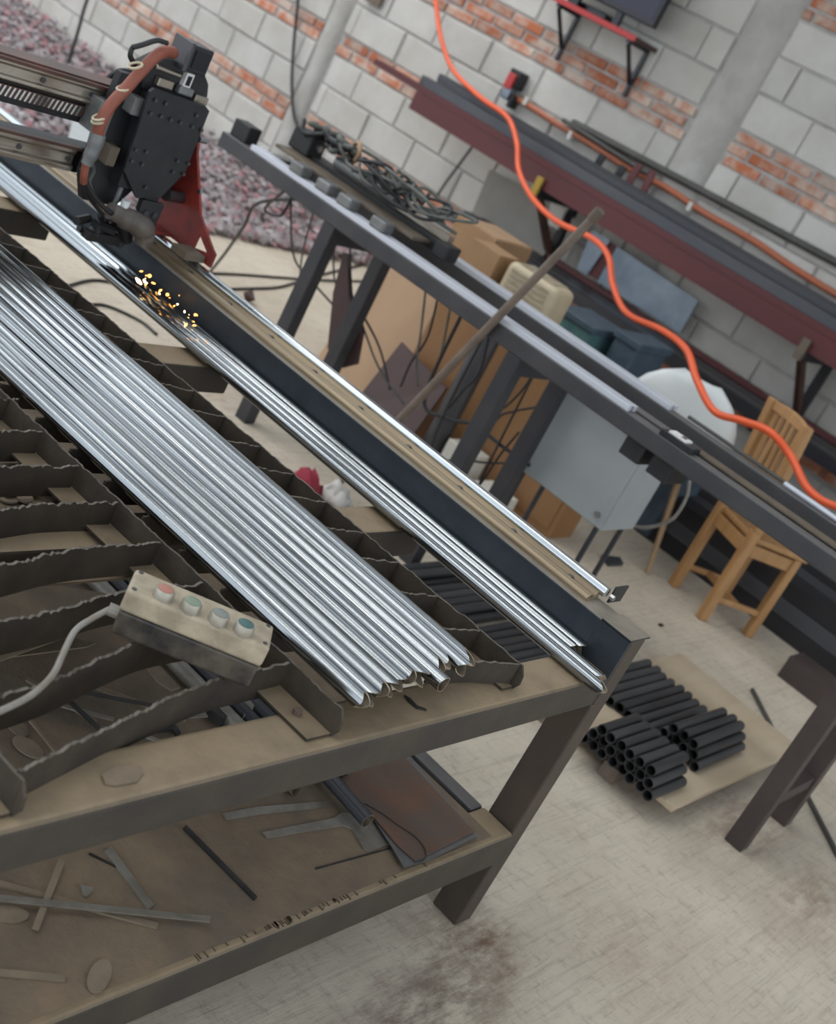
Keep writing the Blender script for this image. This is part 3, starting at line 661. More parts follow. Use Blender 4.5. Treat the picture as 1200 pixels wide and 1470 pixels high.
flat('oval_slug', cv(oval((284, 905), 50, 32, -1.15)), zf + .0015, .003, 'scrap_dusty', 'dusty oval cut-out slug leaning by the shelf edge', 'slug')
flat('leaf_slug', cv(oval((22, 727), 60, 24, 0.1)), zf, .003, 'scrap_dusty', 'leaf-shaped slug lying left below the crossing bars', 'slug')
flat('corner_slug', cv([(230, 645), (262, 652), (266, 662), (246, 680), (236, 675)]), zf, .004, 'scrap_gray', 'tiny triangular steel offcut between the bars', 'slug')
flat('notched_plate', cv([(752, 492), (764, 508), (985, 472), (1008, 482), (1042, 540), (1060, 548), (1128, 520), (1090, 478), (1085, 440), (980, 436), (955, 452)]), zf, .003, 'scrap_gray', 'grey steel plate with a long tongue and rounded notch', 'plate')
bars('steel_wire', (905, 595), (1120, 536), 4, zf, .0015, 'scrap_dark', 'thin wire with hooked end in front of the notched plate')
flat('steel_offcut', cv([(638, 438), (735, 420), (935, 403), (938, 418), (740, 440), (648, 456)]), zf, .003, 'scrap_gray', 'thin pointed sheet offcut behind the notched plate', 'plate')
def cl(l): return [(450 + x / 3.87, 1050 + y / 3.87) for x, y in l]
flat('rusty_sheet', cl([(150, 262), (480, 120), (890, 560), (565, 722), (470, 640)]), ZS + .013, .002, 'rust_sheet', 'rust-brown steel sheet lying across the shelf corner', 'sheet')
flat('backing_sheet', cl([(300, 440), (520, 120), (910, 585), (640, 720), (500, 760), (430, 640)]), ZS + .0095, .0015, 'bench_steel', 'dark blue-grey sheet just under the rusty sheet', 'sheet')
flat('packing_bar', cl([(430, 330), (470, 310), (790, 640), (750, 665)]), zf, .008, 'scrap_dark', 'dark bar holding the sheets off the shelf', 'bar')
cable('loose_wire', [onZ(p, ZS + .0165) for p in cl([(285, 400), (380, 455), (470, 520), (560, 580), (612, 640), (625, 690), (600, 722), (560, 728)])], .001, 'scrap_dark', 'hair-thin wire curling over the rusty sheet', 'wire')
pa = onZ((529, 1178), ZS + .03); pb = onZ((470, 1112), ZS + .03)
coped_tube('slotted_tube', pa.x, pa.y, pb.x + (pb.x - pa.x) * 1.0, pb.y + (pb.y - pa.y) * 1.0, ZS + .0285, .0142, .001, 0, 'short dark round tube lying beside the rusty sheet', None, m='purlin_gray', ri=.0125)
# scraps seen through the slats
def c3(l): return [(x / 2.4, 780 + y / 2.4) for x, y in l]
flat('oval_slug', c3(oval((52, 628), 55, 24, 0.75)), zf, .003, 'scrap_dusty', 'dusty oval slug on the shelf under the frontmost slat', 'slug')
flat('oval_slug', c3(oval((95, 705), 60, 26, 0.55)), zf + .0045, .003, 'scrap_dusty', 'second dusty oval slug overlapping behind the front beam', 'slug')
for i, (a, b_, wd, m_) in enumerate([((60, 560), (190, 720), 9, 'scrap_dusty'), ((90, 470), (330, 620), 12, 'scrap_dusty'), ((150, 545), (390, 610), 10, 'scrap_gray'), ((210, 520), (420, 715), 12, 'scrap_dark'), ((280, 480), (640, 610), 12, 'scrap_dusty'), ((430, 640), (640, 720), 10, 'scrap_gray'), ((200, 500), (520, 560), 9, 'scrap_dark')]):
    flat('scrap_strip', c3(strip_px(a, b_, wd)), zf + .009 + .0045 * i, .0035, m_, 'thin cut strip in the scrap tangle under the front slats', 'scrap', 'strips under the slats')
for i, poly in enumerate([[(480, 400), (520, 395), (620, 500), (590, 510), (540, 480)], [(600, 560), (700, 575), (715, 600), (620, 605)], [(0, 330), (180, 320), (330, 345), (300, 360), (0, 400)]]):
    flat('sheet_offcut', c3(poly), zf + .045 + .006 * i, .003, ('scrap_dusty', 'scrap_gray', 'scrap_dusty')[i], ('pale triangular sheet offcut under the control box', 'grey sheet offcut behind the front beam', 'brown sheet offcut under the second slat')[i], 'plate')
flat('steel_sheet', [(0, 842), (60, 838), (178, 858), (180, 884), (0, 950), (-60, 960), (-60, 850)], .34, .003, 'scrap_dusty', 'broad dusty sheet lying over the scrap below the slats', 'sheet')
flat('hollow_offcut', c3([(690, 560), (730, 545), (790, 600), (760, 635), (715, 605)]), zf + .006, .02, 'scrap_dark', 'dark hollow profile offcut under the control box', 'scrap')
flat('hollow_offcut', c3([(830, 560), (855, 535), (870, 560), (850, 620), (825, 622)]), zf + .006, .02, 'scrap_gray', 'grey hollow profile offcut tucked behind the front beam', 'scrap')
flat('curved_offcut', c3([(440, 650), (500, 640), (600, 632), (620, 660), (606, 668), (590, 648), (510, 655), (450, 665)]), zf + .003, .006, 'scrap_dark', 'curved dark sheet offcut behind the front beam', 'scrap')
# slugs on trays between back slats
tray = MB().box(.98, 1.345, 1.20, 1.52, .612, .616).build('slag_tray', 'shelf_dust', T)
for i, (c, rx, ry, an) in enumerate([((370, 832), 85, 38, 0.5), ((70, 860), 80, 30, 0.2), ((190, 850), 70, 36, 0.3), ((90, 810), 60, 22, -0.1), ((160, 520), 95, 30, 0.25), ((30, 500), 60, 24, 0.3), ((250, 800), 40, 20, 0.4)]):
    flat('oval_slug', [(x / 5.4545, 560 + y / 5.4545) for x, y in oval(c, rx, ry, an, 14)], .6165 + .0036 * (i % 4), .003, 'scrap_dusty', 'dusty oval slug on the tray between the far left slats', 'slug', 'slugs on the tray')
flat('oval_slug', [(145, 1114), (160, 1103), (185, 1099), (202, 1101), (205, 1111), (195, 1124), (165, 1129), (150, 1127)], .6425, .0025, 'scrap_dusty', 'flat teardrop slug lying on top of the front beam', 'slug')
flat('steel_chip', [(580, 999), (586, 1008), (598, 1018), (612, 1021), (610, 1018), (598, 1014), (588, 1003)], .6425, .002, 'scrap_dark', 'tiny curled dark chip on the front beam', 'slug')

# ================================================================== BENCH
B = thing('steel_bench', 'long grey steel bench of square legs and two rails behind the cutting table', 'bench', (3.45, 1.9, 0))
ZBT = .802
MB().box(3.28, 3.337, .10, 3.40, .748, ZBT).build('front_rail', 'bench_steel', B, 0.004)
MB().box(3.597, 3.652, .10, 3.30, .748, ZBT).build('back_rail', 'bench_steel', B, 0.004)
for i, y in enumerate((2.762, 1.910, .600)):
    for x in (3.283, 3.598):
        MB().box(x, x + .05, y, y + .055, 0, .7475).build('leg', 'bench_leg' if i < 2 else 'bench_leg_brown', B, 0.003)
    MB().box(3.333, 3.598, y + .005, y + .05, .69, .745).build('cross_tie', 'bench_leg', B, 0.002)
    if i == 2: MB().box(3.333, 3.598, y + .008, y + .048, .14, .18).build('cross_tie', 'bench_leg_brown', B, 0.002)
MB().box(3.337, 3.597, 3.24, 3.29, .75, .80).build('end_tie', 'bench_steel', B)
MB().box(3.30, 3.36, 3.30, 3.385, ZBT, ZBT + .06).build('end_stop', 'black_rough', B, 0.004)
for x0, y0 in ((3.30, 1.50), (3.30, 1.40)): MB().box(x0, x0 + .12, y0 - .07, y0, .69, .7475).build('hanger_bracket', 'black_rough', B, 0.003)
# aluminium profiles
def profile(x0, x1, y0, y1, z0, label):
    t = thing('aluminium_profile', label, 'profile', ((x0 + x1) / 2, y0, z0))
    xm = (x0 + x1) / 2
    MB().box(x0, xm - .0045, y0, y1, z0, z0 + .018).build('profile_half', 'aluminium', t, 0.0015)
    MB().box(xm + .0045, x1, y0, y1, z0, z0 + .018).build('profile_half', 'aluminium', t, 0.0015)
    MB().box(xm - .0044, xm + .0044, y0 + .002, y1, z0, z0 + .0165).build('slot', 'slot_dark', t)
    return t
profile(3.284, 3.334, 1.53, 3.25, ZBT + .0005, 'bright slotted aluminium profile on the front rail of the bench')
profile(3.598, 3.650, 1.56, 2.62, ZBT + .0005, 'bright slotted aluminium profile on the back rail of the bench')
MB_ = MB().box(3.375, 3.43, .30, 2.60, .762, .80).build('dark_profile', 'bench_steel', B, 0.003)
MB().box(3.337, 3.597, .35, .40, .75, .76).build('profile_support', 'bench_steel', B); MB().box(3.337, 3.597, 2.2, 2.25, .75, .76).build('profile_support', 'bench_steel', B)
# bearing blocks, carriage plate and cable tangle
CA = thing('linear_carriage', 'tan carriage plate riding on grey bearing blocks at the bench end', 'carriage', (3.33, 2.85, ZBT + .018))
for p in ((410, 240), (455, 268), (477, 287), (532, 322)):
    c = onZ(p, ZBT + .03); MB().box(3.281, 3.337, c.y - .032, c.y + .032, ZBT + .019, ZBT + .055).build('bearing_block', 'bearing', CA, 0.006)
cp_ = MB().box(3.338, 3.43, 2.50, 3.20, ZBT + .045, ZBT + .057).build('carriage_plate', 'tan_plate', CA, 0.002)
MB().cyl((3.46, 2.72, ZBT + .095), (3.46, 3.02, ZBT + .095), .022, 12).build('spindle', 'bearing', CA, smooth='auto')
MB().box(3.44, 3.52, 2.47, 3.2, ZBT + .03, ZBT + .07).build('rear_plate', 'black_rough', CA, 0.003)
sp = MB().box(3.47, 3.505, 2.47, 2.72, ZBT + .0705, ZBT + .095).build('silver_bar', 'rail_steel', CA, 0.002)
mt = MB().box(3.41, 3.49, 3.12, 3.22, ZBT + .058, ZBT + .135).build('drive_motor', 'black_rough', CA, 0.006)
MB().cyl((3.45, 3.119, ZBT + .10), (3.45, 3.105, ZBT + .10), .012, 10).build('motor_shaft', 'steel_bolt', mt)
MB().box(3.40, 3.47, 2.40, 2.46, ZBT + .03, ZBT + .08).build('end_block', 'black_rough', CA, 0.004)
rc = random.Random(4)
for i in range(11):
    y0 = rc.uniform(2.55, 2.95); pts = []
    for k in range(9):
        a = k * 1.1 + i; pts.append(V(3.44 + .055 * math.cos(a) + rc.uniform(-.02, .02), y0 + .085 * math.sin(a) * 1.2 + rc.uniform(-.03, .03) - k * .012, ZBT + .135 + .030 * math.sin(a * 1.3 + i) + rc.uniform(-.01, .02)))
    cable('cable_coil', pts, rc.uniform(.004, .0065), 'cable_greenish' if i % 3 else 'cable_black', 'dusty grey-green cable coiled in the tangle on the bench carriage', 'cable', 'cables tangled on the carriage')
for i in range(7):
    pts = [V(3.42 + rc.uniform(-.03, .07), 2.95 + .045 * k + rc.uniform(-.02, .02), ZBT + .12 + rc.uniform(0, .055)) for k in range(6)]
    cable('cable_bunch', pts, rc.uniform(.006, .012), 'cable_black' if i % 2 else 'cable_greenish', 'black wire in the bunch next to the bench end motor', 'cable', 'wires by the end motor')
cable('copper_ring', [V(3.45 + .0 + .02 * math.cos(a), 2.96 + .035 * math.cos(a), ZBT + .155 + .035 * math.sin(a)) for a in [k * .7 for k in range(9)]], .008, 'wood_tan', 'pale ring of tape among the bench wires', 'ring')
# small switch and clamp on the bench
sw = thing('switch_block', 'small white and black switch lying on the bench rail', 'switch', (3.36, 1.44, ZBT))
c = onZ((977, 628), ZBT + .02)
MB().box(c.x - .03, c.x + .03, c.y - .06, c.y + .05, ZBT + .0008, ZBT + .018).build('switch_body', 'black_plate', sw, 0.002)
MB().box(c.x - .02, c.x + .02, c.y - .03, c.y + .03, ZBT + .0185, ZBT + .024).build('switch_face', 'sticker', sw)
MB().box(c.x - .008, c.x + .008, c.y - .018, c.y - .004, ZBT + .0245, ZBT + .026).build('rocker', 'tv_black', sw)
for (a, b_, rr_r, m_, lb) in [((3.66, 1.52, ZBT + .006), (3.62, -.1, ZBT + .01), .006, 'pipe_dark', 'thin dark rod resting along the back rail of the bench'), ((3.63, 1.15, ZBT + .0085), (3.58, -.1, ZBT + .012), .008, 'aluminium', 'pale thin rod resting along the back rail of the bench')]:
    tag(recenter(MB().cyl(a, b_, rr_r, 8).build('steel_rod', m_)), lb, 'rod')
tag(recenter(MB().box(3.35, 3.40, .12, 1.36, ZBT + .0005, ZBT + .006).build('angle_bar', 'tan_plate')), 'dusty flat angle bar along the front rail of the bench', 'bar')
# wooden pole leaning on the bench
pf = V(3.345, 2.345, 0.012); pc = V(3.262, 2.036, .815); pt = pf + (pc - pf) * 1.52
pole = thing('wooden_pole', 'weathered round wooden pole leaning against the bench rail', 'pole', (pf.x, pf.y, 0))
MB().tube([pf, pf.lerp(pt, .5), pt], [.0125, .0135, .0125], 10).build('shaft', 'pole_wood', pole, smooth='auto')
MB().tube([pt - (pt - pf).normalized() * .03, pt + (pt - pf).normalized() * .006], .016, 10).build('ferrule', 'tan_plate', pole, smooth='auto')

# ================================================================== BEHIND THE BENCH
cab = thing('wooden_cabinet', 'low brown wooden cabinet with plain board front behind the bench', 'cabinet', (4.5, 2.5, 0))
MB().box(4.25, 4.42, 2.0, 2.93, 0.0, .60).build('body', 'wood_brown', cab, 0.002)
MB().box(4.246, 4.2498, 2.02, 2.46, .03, .58).build('door', 'wood_brown', cab, 0.001); MB().box(4.246, 4.2498, 2.47, 2.91, .03, .58).build('door', 'wood_brown', cab, 0.001)
tag(recenter(MB().prism([(4.22, 2.94, 0), (4.22, 3.34, 0), (4.36, 3.34, .52), (4.36, 2.94, .56)], (.015, 0, .002)).build('plywood_sheet', 'wood_tan')), 'pale tan plywood sheet leaning beside the wooden cabinet', 'board')
bx = thing('cardboard_box', 'closed cardboard box standing on the wooden cabinet', 'box', (4.4, 2.95, .6))
MB().box(4.26, 4.40, 2.775, 2.925, .601, .79).build('body', 'cardboard', bx, 0.002)
bx2 = thing('cardboard_carton', 'light cardboard carton upright behind the plywood sheet', 'box', (4.5, 3.1, 0))
MB().box(4.44, 4.72, 2.945, 3.17, 0, .80).build('body', 'cardboard', bx2, 0.002)
MB().box(4.45, 4.71, 2.955, 3.16, .8003, .803).build('flap', 'wood_tan', bx2)
lv = thing('slatted_basket', 'beige ribbed plastic basket standing on the wooden cabinet', 'basket', (4.38, 2.6, .6))
MB().box(4.27, 4.42, 2.48, 2.74, .601, .80).build('body', 'beige_plastic', lv, 0.03, seg=3)
for k in range(7):
    MB().box(4.2645, 4.2695, 2.515, 2.705, .64 + k * .021, .650 + k * .021).build('rib', 'cream', lv)
    MB().box(4.295 + k * .015, 4.302 + k * .015, 2.52, 2.70, .8005, .804).build('rib', 'cream', lv)
bt_ = thing('spray_bottle', 'dark grey bottle standing in front of the beige basket', 'bottle', (4.13, 2.58, 0))
c = onX((735, 405), 4.10)
MB().tube([V(4.14, c.y, 0.0), V(4.14, c.y, .60), V(4.14, c.y, .66), V(4.14, c.y, .675)], [.045, .045, .02, .02], 14).build('body', 'bench_steel', bt_, smooth='auto')
MB().cyl((4.14, c.y, .6755), (4.14, c.y, .705), .017, 10).build('cap', 'tan_plate', bt_)
# grey electrical panel on a stand
pn = thing('panel_cabinet', 'light grey metal panel cabinet with round corner bolts under the bench', 'cabinet', (3.8, 1.8, 0))
pb_ = MB().box(3.70, 3.92, 1.592, 1.975, .338, .69).build('case', 'panel_gray', pn, 0.003)
MB().box(3.692, 3.6995, 1.597, 1.970, .343, .685).build('front_cover', 'panel_gray', pn, 0.002)
for (y, z) in ((1.945, .378), (1.628, .378), (1.945, .655), (1.628, .655)): MB().cyl((3.692, y, z), (3.686, y, z), .011, 12).build('cover_bolt', 'steel_bolt', pn, smooth='auto')
for (x, y) in ((3.72, 1.62), (3.90, 1.62), (3.72, 1.95), (3.90, 1.95)): MB().cyl((x, y, 0), (x, y, .3385), .010, 8).build('stand_leg', 'bench_leg', pn)
# clutter between bench and wall
def boxy(name, x0, x1, y0, y1, z0, z1, m, label, cat, bev=.004):
    return tag(recenter(MB().box(x0, x1, y0, y1, z0, z1).build(name, m, None, bev)), label, cat)
p = onX((640, 660), 4.12); boxy('white_carton', 4.10, 4.22, 2.37, 2.50, 0, .13, 'label_white', 'small white carton on the floor by the wooden cabinet', 'box')
boxy('carton_small', 4.05, 4.20, 2.16, 2.30, 0, .07, 'label_white', 'flat white carton on the floor behind the bench leg', 'box')
tag(recenter(MB().prism([(4.03, 2.62, 0), (4.03, 2.93, 0), (4.17, 2.95, .30), (4.17, 2.66, .26)], (.012, 0, 0)).build('maroon_board', 'maroon')), 'dark maroon board leaning on the wooden cabinet front', 'board')
tag(recenter(MB().prism([onX(p, 3.66) for p in [(493, 362), (499, 364), (500, 425), (518, 478), (510, 522), (488, 528), (470, 500), (478, 420)]], (.02, 0, 0)).build('hanging_rag', 'maroon')), 'dark maroon rag hanging on cables by the bench leg', 'rag')

# wooden slat chair, seen from behind
A_, B_, C_ = V(4.706, 1.676, 0), V(4.577, 1.444, 0), V(4.78, 1.290, 0); D_ = A_ + C_ - B_
ch = thing('wooden_chair', 'small varnished wooden chair with a slatted back', 'chair', tuple((A_ + C_) / 2))
ex_ = (B_ - A_).normalized(); ey_ = (C_ - B_).normalized()
def cbar(a, b_, w1, w2, name, m='chair_wood', bev=.005): return MB().bar(a, b_, ex_ * w1, (ey_ if abs((Vector(b_) - Vector(a)).normalized().z) > .5 else V(0, 0, 1)) * w2).build(name, m, ch, bev)
ins = .018
sA, sB, sC, sD = A_ + ex_ * ins + ey_ * ins, B_ - ex_ * ins + ey_ * ins, C_ - ex_ * ins - ey_ * ins, D_ + ex_ * ins - ey_ * ins
zs = .36
for q in (sA, sB):
    st_ = MB().bar(q, q + V(0, 0, .40), ex_ * .034, ey_ * .036).bar(q + V(0, 0, .40), q + V(0, 0, .83) - ey_ * .055, ex_ * .034, ey_ * .034); st_.build('back_leg', 'chair_wood', ch, .005)
for q in (sC, sD): cbar(q, q + V(0, 0, zs - .001), .034, .034, 'leg')
MB().hexa([sA - ex_ * .01 + V(0, 0, zs), sB + ex_ * .01 + V(0, 0, zs), sC + ex_ * .025 + ey_ * .03 + V(0, 0, zs), sD - ex_ * .025 + ey_ * .03 + V(0, 0, zs)] + [sA - ex_ * .01 + V(0, 0, zs + .02), sB + ex_ * .01 + V(0, 0, zs + .02), sC + ex_ * .025 + ey_ * .03 + V(0, 0, zs + .02), sD - ex_ * .025 + ey_ * .03 + V(0, 0, zs + .02)]).build('seat', 'chair_wood', ch, .004)
def hb_(a, b_, z, t, h, name): MB().bar(a + V(0, 0, z), b_ + V(0, 0, z), (b_ - a).normalized().cross(V(0, 0, 1)) * t, V(0, 0, h)).build(name, 'chair_wood', ch, .003)
for a, b_ in ((sA, sB), (sB, sC), (sC, sD), (sD, sA)): hb_(a, b_, zs - .035, .018, .05, 'apron')
hb_(sB, sC, .10, .018, .022, 'stretcher'); hb_(sA, sD, .10, .018, .022, 'stretcher'); hb_((sB + sC) / 2, (sA + sD) / 2, .10, .018, .022, 'stretcher'); 
lean = lambda z: -ey_ * .055 * max(0, (z - .40)) / .43
hb_(sA + lean(.47), sB + lean(.47), .47, .018, .035, 'lower_back_rail')
tr = [sA + (sB - sA) * t + lean(.80) + V(0, 0, .80) + ey_ * .012 * math.sin(math.pi * t) for t in (0, .25, .5, .75, 1)]
bm = MB()
vs = []
for i, q in enumerate(tr):
    hh = (.026, .034, .037, .034, .026)[i]
    vs += [q - ey_ * .010 - V(0, 0, .006), q + ey_ * .010 - V(0, 0, .006), q + ey_ * .010 + V(0, 0, hh), q - ey_ * .010 + V(0, 0, hh)]
fs = [(i * 4 + k, i * 4 + (k + 1) % 4, i * 4 + 4 + (k + 1) % 4, i * 4 + 4 + k) for i in range(4) for k in range(4)] + [(3, 2, 1, 0), (16, 17, 18, 19)]
bm.add(vs, fs); bm.build('top_rail', 'chair_wood', ch, .004)
for k in range(5):
    t = (k + 1) / 6; q = sA + (sB - sA) * t
    MB().bar(q + lean(.485) + V(0, 0, .485), q + lean(.80) + V(0, 0, .796) + ey_ * .009, ex_ * .020, ey_ * .012).build('back_slat', 'chair_wood', ch, .002)

# white shell chair with wooden legs
wc = thing('shell_chair', 'white moulded plastic shell chair with thin wooden legs', 'chair', (4.70, 1.93, 0))
wr = Matrix.Rotation(math.radians(24), 4, 'Z'); wo = V(4.735, 2.000, -.012)
def shell():
    NU, NV = 14, 18; vs = []
    for j in range(NV + 1):
        v = j / NV
        if v < .5: a = v / .5; cx = .22 - .40 * a; cz = .415 + .010 * math.cos(a * 3.1) - .01
        else: a = (v - .5) / .5; cx = -.18 - .055 * math.sin(a * 1.5) ; cz = .41 + .37 * a
        if .35 < v < .65: cz += .03 * (1 - abs(v - .5) / .15) * .8
        hw = .235 * math.sqrt(max(0.10, 1 - max(0, (v - .5) / .5) ** 4)) * (1 - .35 * max(0, (.12 - v) / .12) ** 2)
        for i in range(NU + 1):
            u = i / NU * 2 - 1
            curl = abs(u) ** 2.4 * (.05 if v < .45 else .035)
            x = cx + (curl * .9 if v > .55 else curl * .1); z = cz + (curl if v < .55 else 0)
            vs.append(wo + wr @ V(x, u * hw, z))
    fs = [(j * (NU + 1) + i, j * (NU + 1) + i + 1, (j + 1) * (NU + 1) + i + 1, (j + 1) * (NU + 1) + i) for j in range(NV) for i in range(NU)]
    return MB().add(vs, fs)
so_ = shell().build('shell', 'white_plastic', wc, smooth=True)
sd = so_.modifiers.new('thick', 'SOLIDIFY'); sd.thickness = .006
for sx in (-1, 1):
    for sy in (-1, 1):
        MB().tube([wo + wr @ V(sx * .20, sy * .20, .012), wo + wr @ V(sx * .10, sy * .12, .385)], [.010, .015], 8).build('leg', 'leg_wood', wc, smooth='auto')
MB().bar(wo + wr @ V(-.12, 0, .385), wo + wr @ V(.12, 0, .385), wr @ V(0, .24, 0), V(0, 0, .012)).build('leg_frame', 'black_rough', wc)

# ================================================================== WALL RACK
rack = thing('wall_rack', 'dark steel bracket rack standing against the block wall', 'rack', (6.1, 3.0, 0))
for y in (3.73, 2.08):
    MB().box(6.13, 6.178, y - .02, y + .02, 0, 1.10).build('upright', 'purlin_dark', rack, .002)
    for z in (.86, .47): MB().box(5.74, 6.13, y - .02, y + .02, z, z + .045).build('arm', 'purlin_dark', rack, .002)
    MB().bar((5.80, y, .86), (6.13, y, .60), (0, .03, 0), (.02, 0, .03)).build('brace', 'rail_brown', rack)
    MB().box(5.72, 5.74, y - .02, y + .02, .86, .96).build('arm_stop', 'yellow' if y > 3 else 'tan_plate', rack, .002)
def channel(name, x0, x1, y0, y1, z0, z1, m, label, group, t=.004, lip=True):
    pr = [(x0, z0), (x1, z0), (x1, z0 + t), (x0 + t, z0 + t), (x0 + t, z1 - t), (x1, z1 - t), (x1, z1), (x0, z1)]
    o = MB().prism([(x, y0, z) for x, z in pr], (0, y1 - y0, 0)).build(name, m); recenter(o); return tag(o, label, 'purlin', group)
G1 = 'red channels on the upper rack'; G2 = 'grey channels on the upper rack'
ZA = .906
for k, (x0, ye) in enumerate(((5.75, 4.72), (5.815, 4.68), (5.88, 4.75), (5.945, 4.86), (6.01, 4.7))):
    channel('red_channel', x0, x0 + .062, .9, ye, ZA, ZA + .10, 'oxide_red', 'red oxide painted steel channel lying on the upper rack arms', G1)
channel('red_channel', 5.77, 5.83, .9, 5.10, ZA + .1005, ZA + .135, 'oxide_red', 'flat red oxide channel on top of the front red channel', None)
for k, (x0, z0, ye, hh) in enumerate(((5.845, .1005, 4.80, .07), (5.91, .1005, 4.86, .075), (5.975, .1005, 4.80, .085), (5.78, .136, 4.72, .05), (5.848, .187, 4.70, .03), (5.94, .186, 4.78, .04))):
    channel('grey_channel', x0, x0 + .06, .9, ye, ZA + z0, ZA + z0 + hh, 'purlin_gray', 'dark grey steel channel stacked over the red channels', G2)
for k in range(5):
    x0 = 5.75 + k * .065; channel('dark_channel', x0, x0 + .06, .9, 4.22 - .06 * (k % 3), .516, .575, 'purlin_gray' if k % 2 else 'purlin_dark', 'dark grey steel channel on the lower rack arms', 'channels on the lower rack')
channel('red_lip_channel', 6.08, 6.12, 1.0, 3.70, .516, .60, 'oxide_red', 'thin red oxide channel at the back of the lower rack', None)
# stacks on the floor below the rack
for k in range(7):
    for l in range(3 - (k > 4)):
        x0 = 5.0 + k * .14; channel('floor_channel', x0, x0 + .13, .6, 2.9 - .12 * ((k + l) % 4), .001 + l * .072, .07 + l * .072, ('purlin_dark', 'purlin_gray', 'purlin_dark', 'bench_leg_brown')[(k * 3 + l) % 4], 'dark steel channel in the stack on the floor below the rack', 'channels stacked on the floor')
channel('floor_beam', 4.62, 4.75, .30, 1.10, .001, .09, 'bench_leg_brown', 'short dark brown steel beam lying in front of the floor stack', None)
# sheets leaning on the wall
def lean_sheet(name, pts, X, m, label, cat='sheet'):
    return tag(recenter(MB().prism([onX(p, X) for p in pts], (.012, 0, 0)).build(name, m)), label, cat)
lean_sheet('grey_board', [(703, 243), (740, 262), (790, 290), (784, 360), (770, 384), (672, 318)], 6.10, 'sheet_beige', 'grey-beige board standing on the lower rack channels against the wall', 'board')
lean_sheet('galvanised_sheet', [(886, 354), (1002, 432), (976, 478), (857, 404)], 6.09, 'sheet_blue', 'bluish galvanised sheet propped behind the lower rack', 'sheet')
for i, (pts, m_, lb) in enumerate([([(790, 290), (812, 300), (800, 330), (786, 322)], 'label_white', 'small white plate tucked under the upper rack'), ([(822, 312), (838, 322), (812, 375), (800, 368)], 'sheet_beige', 'narrow grey offcut leaning under the upper rack'), ([(850, 330), (876, 345), (842, 395), (828, 385)], 'sheet_blue', 'small bluish sheet offcut beside the galvanised sheet'), ([(876, 348), (890, 356), (856, 402), (845, 394)], 'oxide_red', 'red offcut strip leaning beside the galvanised sheet')]):
    lean_sheet('metal_offcut', pts, 6.05 + .015 * i, m_, lb, 'offcut')
tb = thing('tool_bin', 'teal plastic bin on the floor behind the bench', 'bin', (5.1, 3.0, 0))
c0 = onX((800, 435), 4.95); c1 = onX((850, 480), 4.95)
MB().box(4.95, 5.25, c1.y, c0.y, 0, c0.z).build('body', 'teal', tb, .01); MB().box(4.94, 5.26, c1.y - .01, c0.y + .01, c0.z - .03, c0.z + .003).build('rim', 'blue_bin', tb, .006)
tby = c1.y; c0 = onX((848, 440), 5.05); c1 = onX((905, 490), 5.05)
bb = thing('storage_bin', 'dark blue bin next to the teal bin behind the bench', 'bin', (5.2, 2.7, 0))
c0.y = min(c0.y, tby - .03); MB().box(5.05, 5.35, c1.y - .05, c0.y - .02, 0, c0.z - .02).build('body', 'blue_bin', bb, .012); MB().box(5.04, 5.36, c1.y - .06, c0.y - .01, c0.z - .05, c0.z - .015).build('rim', 'blue_bin', bb, .006)
c0 = onX((905, 500), 5.0); 
boxy('dark_tub', 4.98, 5.25, c1.y - .55, c1.y - .08, 0, .42, 'blue_bin', 'dark blue tub behind the white shell chair', 'tub', .02)

flat('pale_sheet', [(94, 214), (104, 172), (166, 186), (170, 232), (140, 232)], .07, .01, 'panel_gray', 'pale bluish metal sheet lying on the gravel beyond the gantry', 'sheet')
# conduit, pipes and hose on the wall
cable('orange_conduit', [onX(p, 6.165) for p in [(734, 138), (760, 152), (800, 178), (850, 208), (900, 240), (960, 272), (1010, 305), (1080, 345), (1150, 392), (1260, 458)]], .018, 'orange_old', 'faded orange conduit clipped along the block wall', 'conduit')
for (x, y) in ((757, 146), (820, 195), (992, 297)):
    c = onX((x, y), 6.165); tag(recenter(MB().bar(c - V(0, .012, 0), c + V(0, .012, 0), (.045, 0, 0), (0, 0, .045)).build('conduit_clip', 'label_white')), 'white clip holding the faded orange conduit to the wall', 'clip', 'conduit clips')
pa = onX((822, 176), 6.17); pb = onX((1300, 430), 6.17)
tag(recenter(MB().cyl(pa, pb, .020, 10).build('dark_pipe', 'pipe_dark', smooth='auto')), 'long dark steel pipe resting above the orange conduit', 'pipe')
pa = onX((808, 172), 6.14); pb = onX((930, 250), 6.14)
tag(recenter(MB().cyl(pa, pb, .012, 8).build('short_pipe', 'pipe_dark', smooth='auto')), 'short thin dark pipe in front of the conduit', 'pipe')
for i, ((x, y), (x2, y2)) in enumerate((((866, 222), (855, 240)), ((896, 238), (885, 254)), ((918, 236), (903, 262)), ((938, 246), (924, 274)))):
    a = onX((x, y), 6.07); b_ = onX((x2, y2), 6.07); b_.z -= .03; tag(recenter(MB().bar(b_, a, (0, .04, 0), (.012, 0, 0)).build('steel_tab', 'oxide_red' if i > 1 else 'purlin_dark')), 'dark upright steel tab standing behind the grey channels', 'tab', 'steel tabs behind the channels')
